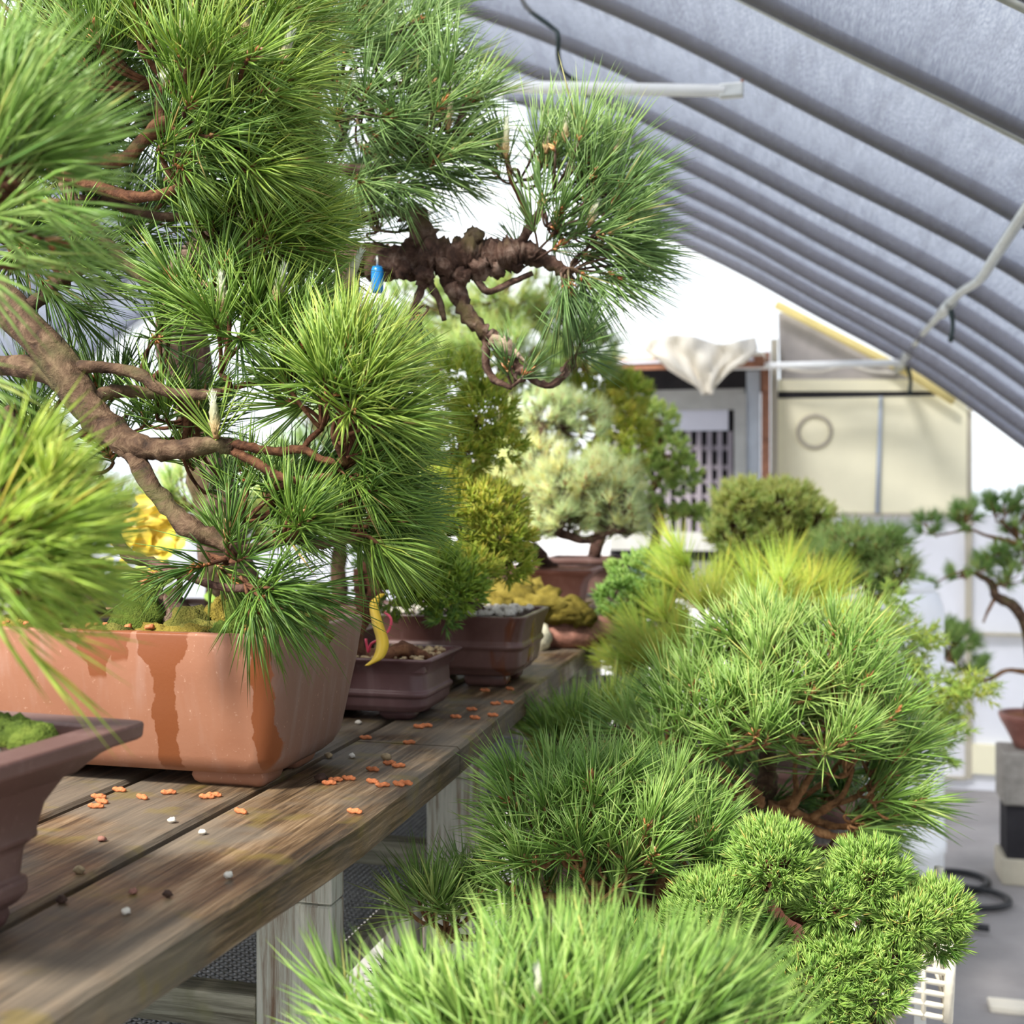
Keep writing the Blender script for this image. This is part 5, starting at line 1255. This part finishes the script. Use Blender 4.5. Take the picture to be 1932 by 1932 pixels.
# white woven basket under the juniper
c_ = P(1668, 1000, 1.72); c_[2] = TABLE_Z
t = empty('woven_basket', c_, 'cream woven basket standing under the juniper at lower right', 'basket')
mb = MB(); bx, by, bh = .075, .10, .135
for k in range(9):
    z_ = .006 + k * .015
    ps = [c_ + np.array([sx * bx * (1 + .1 * z_ / bh), sy * by, z_ + (.006 if j % 2 else -.002)]) for j, (sx, sy) in enumerate([(-1, -1), (0, -1), (1, -1), (1, 0), (1, 1), (0, 1), (-1, 1), (-1, 0), (-1, -1)])]
    mb.tube(ps, np.full(9, .0042), 6, 0, 1)
mb.build('weave', M['wicker'], t)
for sx in (-1, 1):
    for sy in (-1, 1):
        mb = MB(); mb.tube([c_ + np.array([sx * bx, sy * by, 0]), c_ + np.array([sx * bx * 1.1, sy * by, bh + .01])], [.007, .007], 8, 0, 1); mb.build('corner_rod', M['wicker'], t)
for k, x in enumerate((-.045, -.015, .015, .045)):
    for sy in (-1, 1):
        mb = MB(); mb.tube([c_ + np.array([x, sy * by, 0]), c_ + np.array([x, sy * by, bh])], [.0035, .0035], 6, 0, 1); mb.build('stake', M['wicker'], t)
# tall grey post beside it (table leg at the corner of another stand)
p = P(1736, 1790, 1.9); mb = MB(); mb.box((p[0] - .009, p[1], 0), (p[0] + .009, p[1] + .018, p[2])); o = mb.build('stand_post', M['steel'], smooth=False, loc=(p[0], p[1], 0)); tag(o, 'slim grey metal post rising beside the basket', 'post')

# hose coil and boards on the floor
mb = MB(); ps = []
ctr = on_z(1775, 1680, 0)
for k in range(54):
    a = -1.2 + k * .235; lap = k * .235 / (2 * math.pi)
    r_ = .17 + .012 * math.sin(a * 2.3)
    ps.append(ctr + np.array([math.cos(a) * r_ + .035 * lap, math.sin(a) * r_ * 1.0 - .20 * lap + .12, .012 + .006 * lap]))
mb.tube(ps, np.full(len(ps), .012), 8, 0, 2)
tag(mb.build('garden_hose', M['black_rubber'], loc=ctr), 'coiled black rubber hose lying on the grey floor', 'hose')
p = on_z(1900, 1905, 0); mb = MB(); mb.box(p + np.array([-.05, -.035, 0]), p + np.array([.6, .035, .02])); o = mb.build('floor_board', M['cream_tarp'], smooth=False, loc=p); bevel(o, .004); tag(o, 'pale board lying on the floor at the bottom right edge', 'board')
p = on_z(1775, 1462, 0)

# ================================================================== BITS ON THE BENCH
def pellet(px, py, where, ang=None, L=.0155, r=.0027, m='pellet', lift=0):
    p_ = on_z(px, py, BENCH_Z); a = random.uniform(-.5, .5) if ang is None else ang
    dv = np.array([math.cos(a), math.sin(a), 0]); mb_ = MB(); n_ = 7
    mb_.tube([p_ + UP * (r * .95 + lift) + dv * L * (k / (n_ - 1) - .5) + UP * .0006 * math.sin(k * 2.1) for k in range(n_)], [r * .55, r * .95, r * 1.0, r * .97, r * 1.02, r * .95, r * .55], 9, .10, 2)
    return tag(mb_.build('fertilizer_pellet', M[m], loc=p_), 'orange fertilizer pellet ' + where, 'fertilizer pellet', 'orange fertilizer pellets on the bench')


PEL = [(390, 1507, 'in front of the terracotta pot foot, left of a pair'), (404, 1504, 'touching the corner of the terracotta pot foot'), (454, 1535, 'on the front plank just past the plank gap'), (318, 1499, 'under the front edge of the terracotta pot'), (268, 1508, 'on the mossy back plank below the pot'),
       (181, 1525, 'lowest of the heap beside the flared pot'), (192, 1516, 'middle of the heap beside the flared pot'), (186, 1507, 'top of the heap beside the flared pot'), (225, 1494, 'in the shade under the terracotta pot'),
       (669, 1535, 'alone on the front edge of the plank'), (621, 1481, 'right of the dark crumb near the pot'), (633, 1475, 'behind the one beside the dark crumb'), (658, 1472, 'halfway across the front plank'), (703, 1478, 'longest of the row along the plank'), (722, 1485, 'small one in the row along the plank'), (752, 1483, 'near the plank edge, left of two'), (766, 1481, 'near the plank edge, right of two'),
       (703, 1455, 'thick one lying behind the row'), (735, 1443, 'leaning over a pale crumb'), (772, 1404, 'before the small maroon pot'), (690, 1395, 'beside the shaded plank gap'), (752, 1448, 'beside the one leaning on a crumb'),
       (860, 1355, 'pale yellow one by the foot of the maroon pot'), (890, 1341, 'upright sliver right of the maroon pot'), (896, 1357, 'flat one right of the maroon pot'), (930, 1352, 'close to the joint of the front planks'),
       (915, 1305, 'left of two before the banded pot'), (962, 1302, 'pale pink one before the banded pot'), (935, 1330, 'on the wet plank below the banded pot'), (960, 1328, 'near the plank edge below the banded pot'), (790, 1374, 'beneath the maroon pot foot'), (805, 1372, 'just right of the maroon pot foot')]
for x, y, w in PEL: pellet(x, y, w)
CR = [(238, 1725, 'white grain at the front of the plank', 'grit_white', .0032), (431, 1657, 'white grain in the middle of the plank', 'grit_white', .0034), (316, 1693, 'half white half dark crumb on the plank', 'crumb_dark', .0034), (252, 1687, 'red brown crumb on the plank', 'slab', .003), (116, 1704, 'black crumb beside the flared pot foot', 'crumb_dark', .0038),
      (150, 1648, 'tan crumb wedged in the plank gap', 'grit_tan', .0042), (324, 1553, 'cream grain on the mossy back plank', 'grit_white', .0036), (382, 1575, 'cream grain by the plank gap', 'grit_white', .0032), (192, 1588, 'brown crumb on the back plank', 'slab', .0034), (605, 1476, 'dark crumb pile right of the terracotta pot', 'crumb_dark', .006), (676, 1367, 'cream grain in the shade of the maroon pot', 'grit_white', .004), (664, 1430, 'grey grain near the plank gap', 'grit_white', .0035), (620, 1430, 'tan grain at the pot corner', 'grit_tan', .004), (728, 1434, 'pale crumb under the leaning pellet', 'grit_tan', .005)]
for x, y, w, m, r in CR:
    p = on_z(x, y, BENCH_Z); mb = MB(); mb.blob(p + UP * r * .8, (r * 1.2, r, r * .8), 10, 7, .4, 3)
    tag(mb.build('crumb', M[m], loc=p), w, 'crumb', 'crumbs on the bench')

# ================================================================== LIGHT AND CAMERA
w = bpy.data.worlds.new('overcast_sky'); S.world = w; w.use_nodes = True
bg = w.node_tree.nodes['Background']; bg.inputs[0].default_value = (.86, .93, 1.0, 1); bg.inputs[1].default_value = 1.4
sun = bpy.data.lights.new('sun', 'SUN'); sun.energy = 6.3; sun.angle = math.radians(10); sun.color = (1, .95, .86)
so = bpy.data.objects.new('sun', sun); COL.objects.link(so)
so.rotation_euler = Vector((.33, .70, -.83)).to_track_quat('-Z', 'Y').to_euler()

cam = bpy.data.cameras.new('camera'); co_ = bpy.data.objects.new('camera', cam); COL.objects.link(co_)
cam.sensor_width = 36; cam.lens = 36 * F_PX / 1932
cam.shift_x = 0; cam.shift_y = -(966 - CY) / 1932
co_.location = tuple(EYE); co_.rotation_euler = (math.pi / 2, 0, TH)
cam.clip_start = .05
cam.dof.use_dof = True; cam.dof.focus_distance = 1.27; cam.dof.aperture_fstop = cam.lens / 6.8
S.camera = co_
S.view_settings.view_transform = 'Standard'; S.view_settings.look = 'None'
S.view_settings.gamma = 1.0; S.view_settings.use_curve_mapping = False
S.view_settings.exposure = 0.5
S.cycles.use_denoising = True
S.cycles.max_bounces = 8; S.cycles.transparent_max_bounces = 12; S.cycles.diffuse_bounces = 4
S.cycles.sample_clamp_indirect = 8
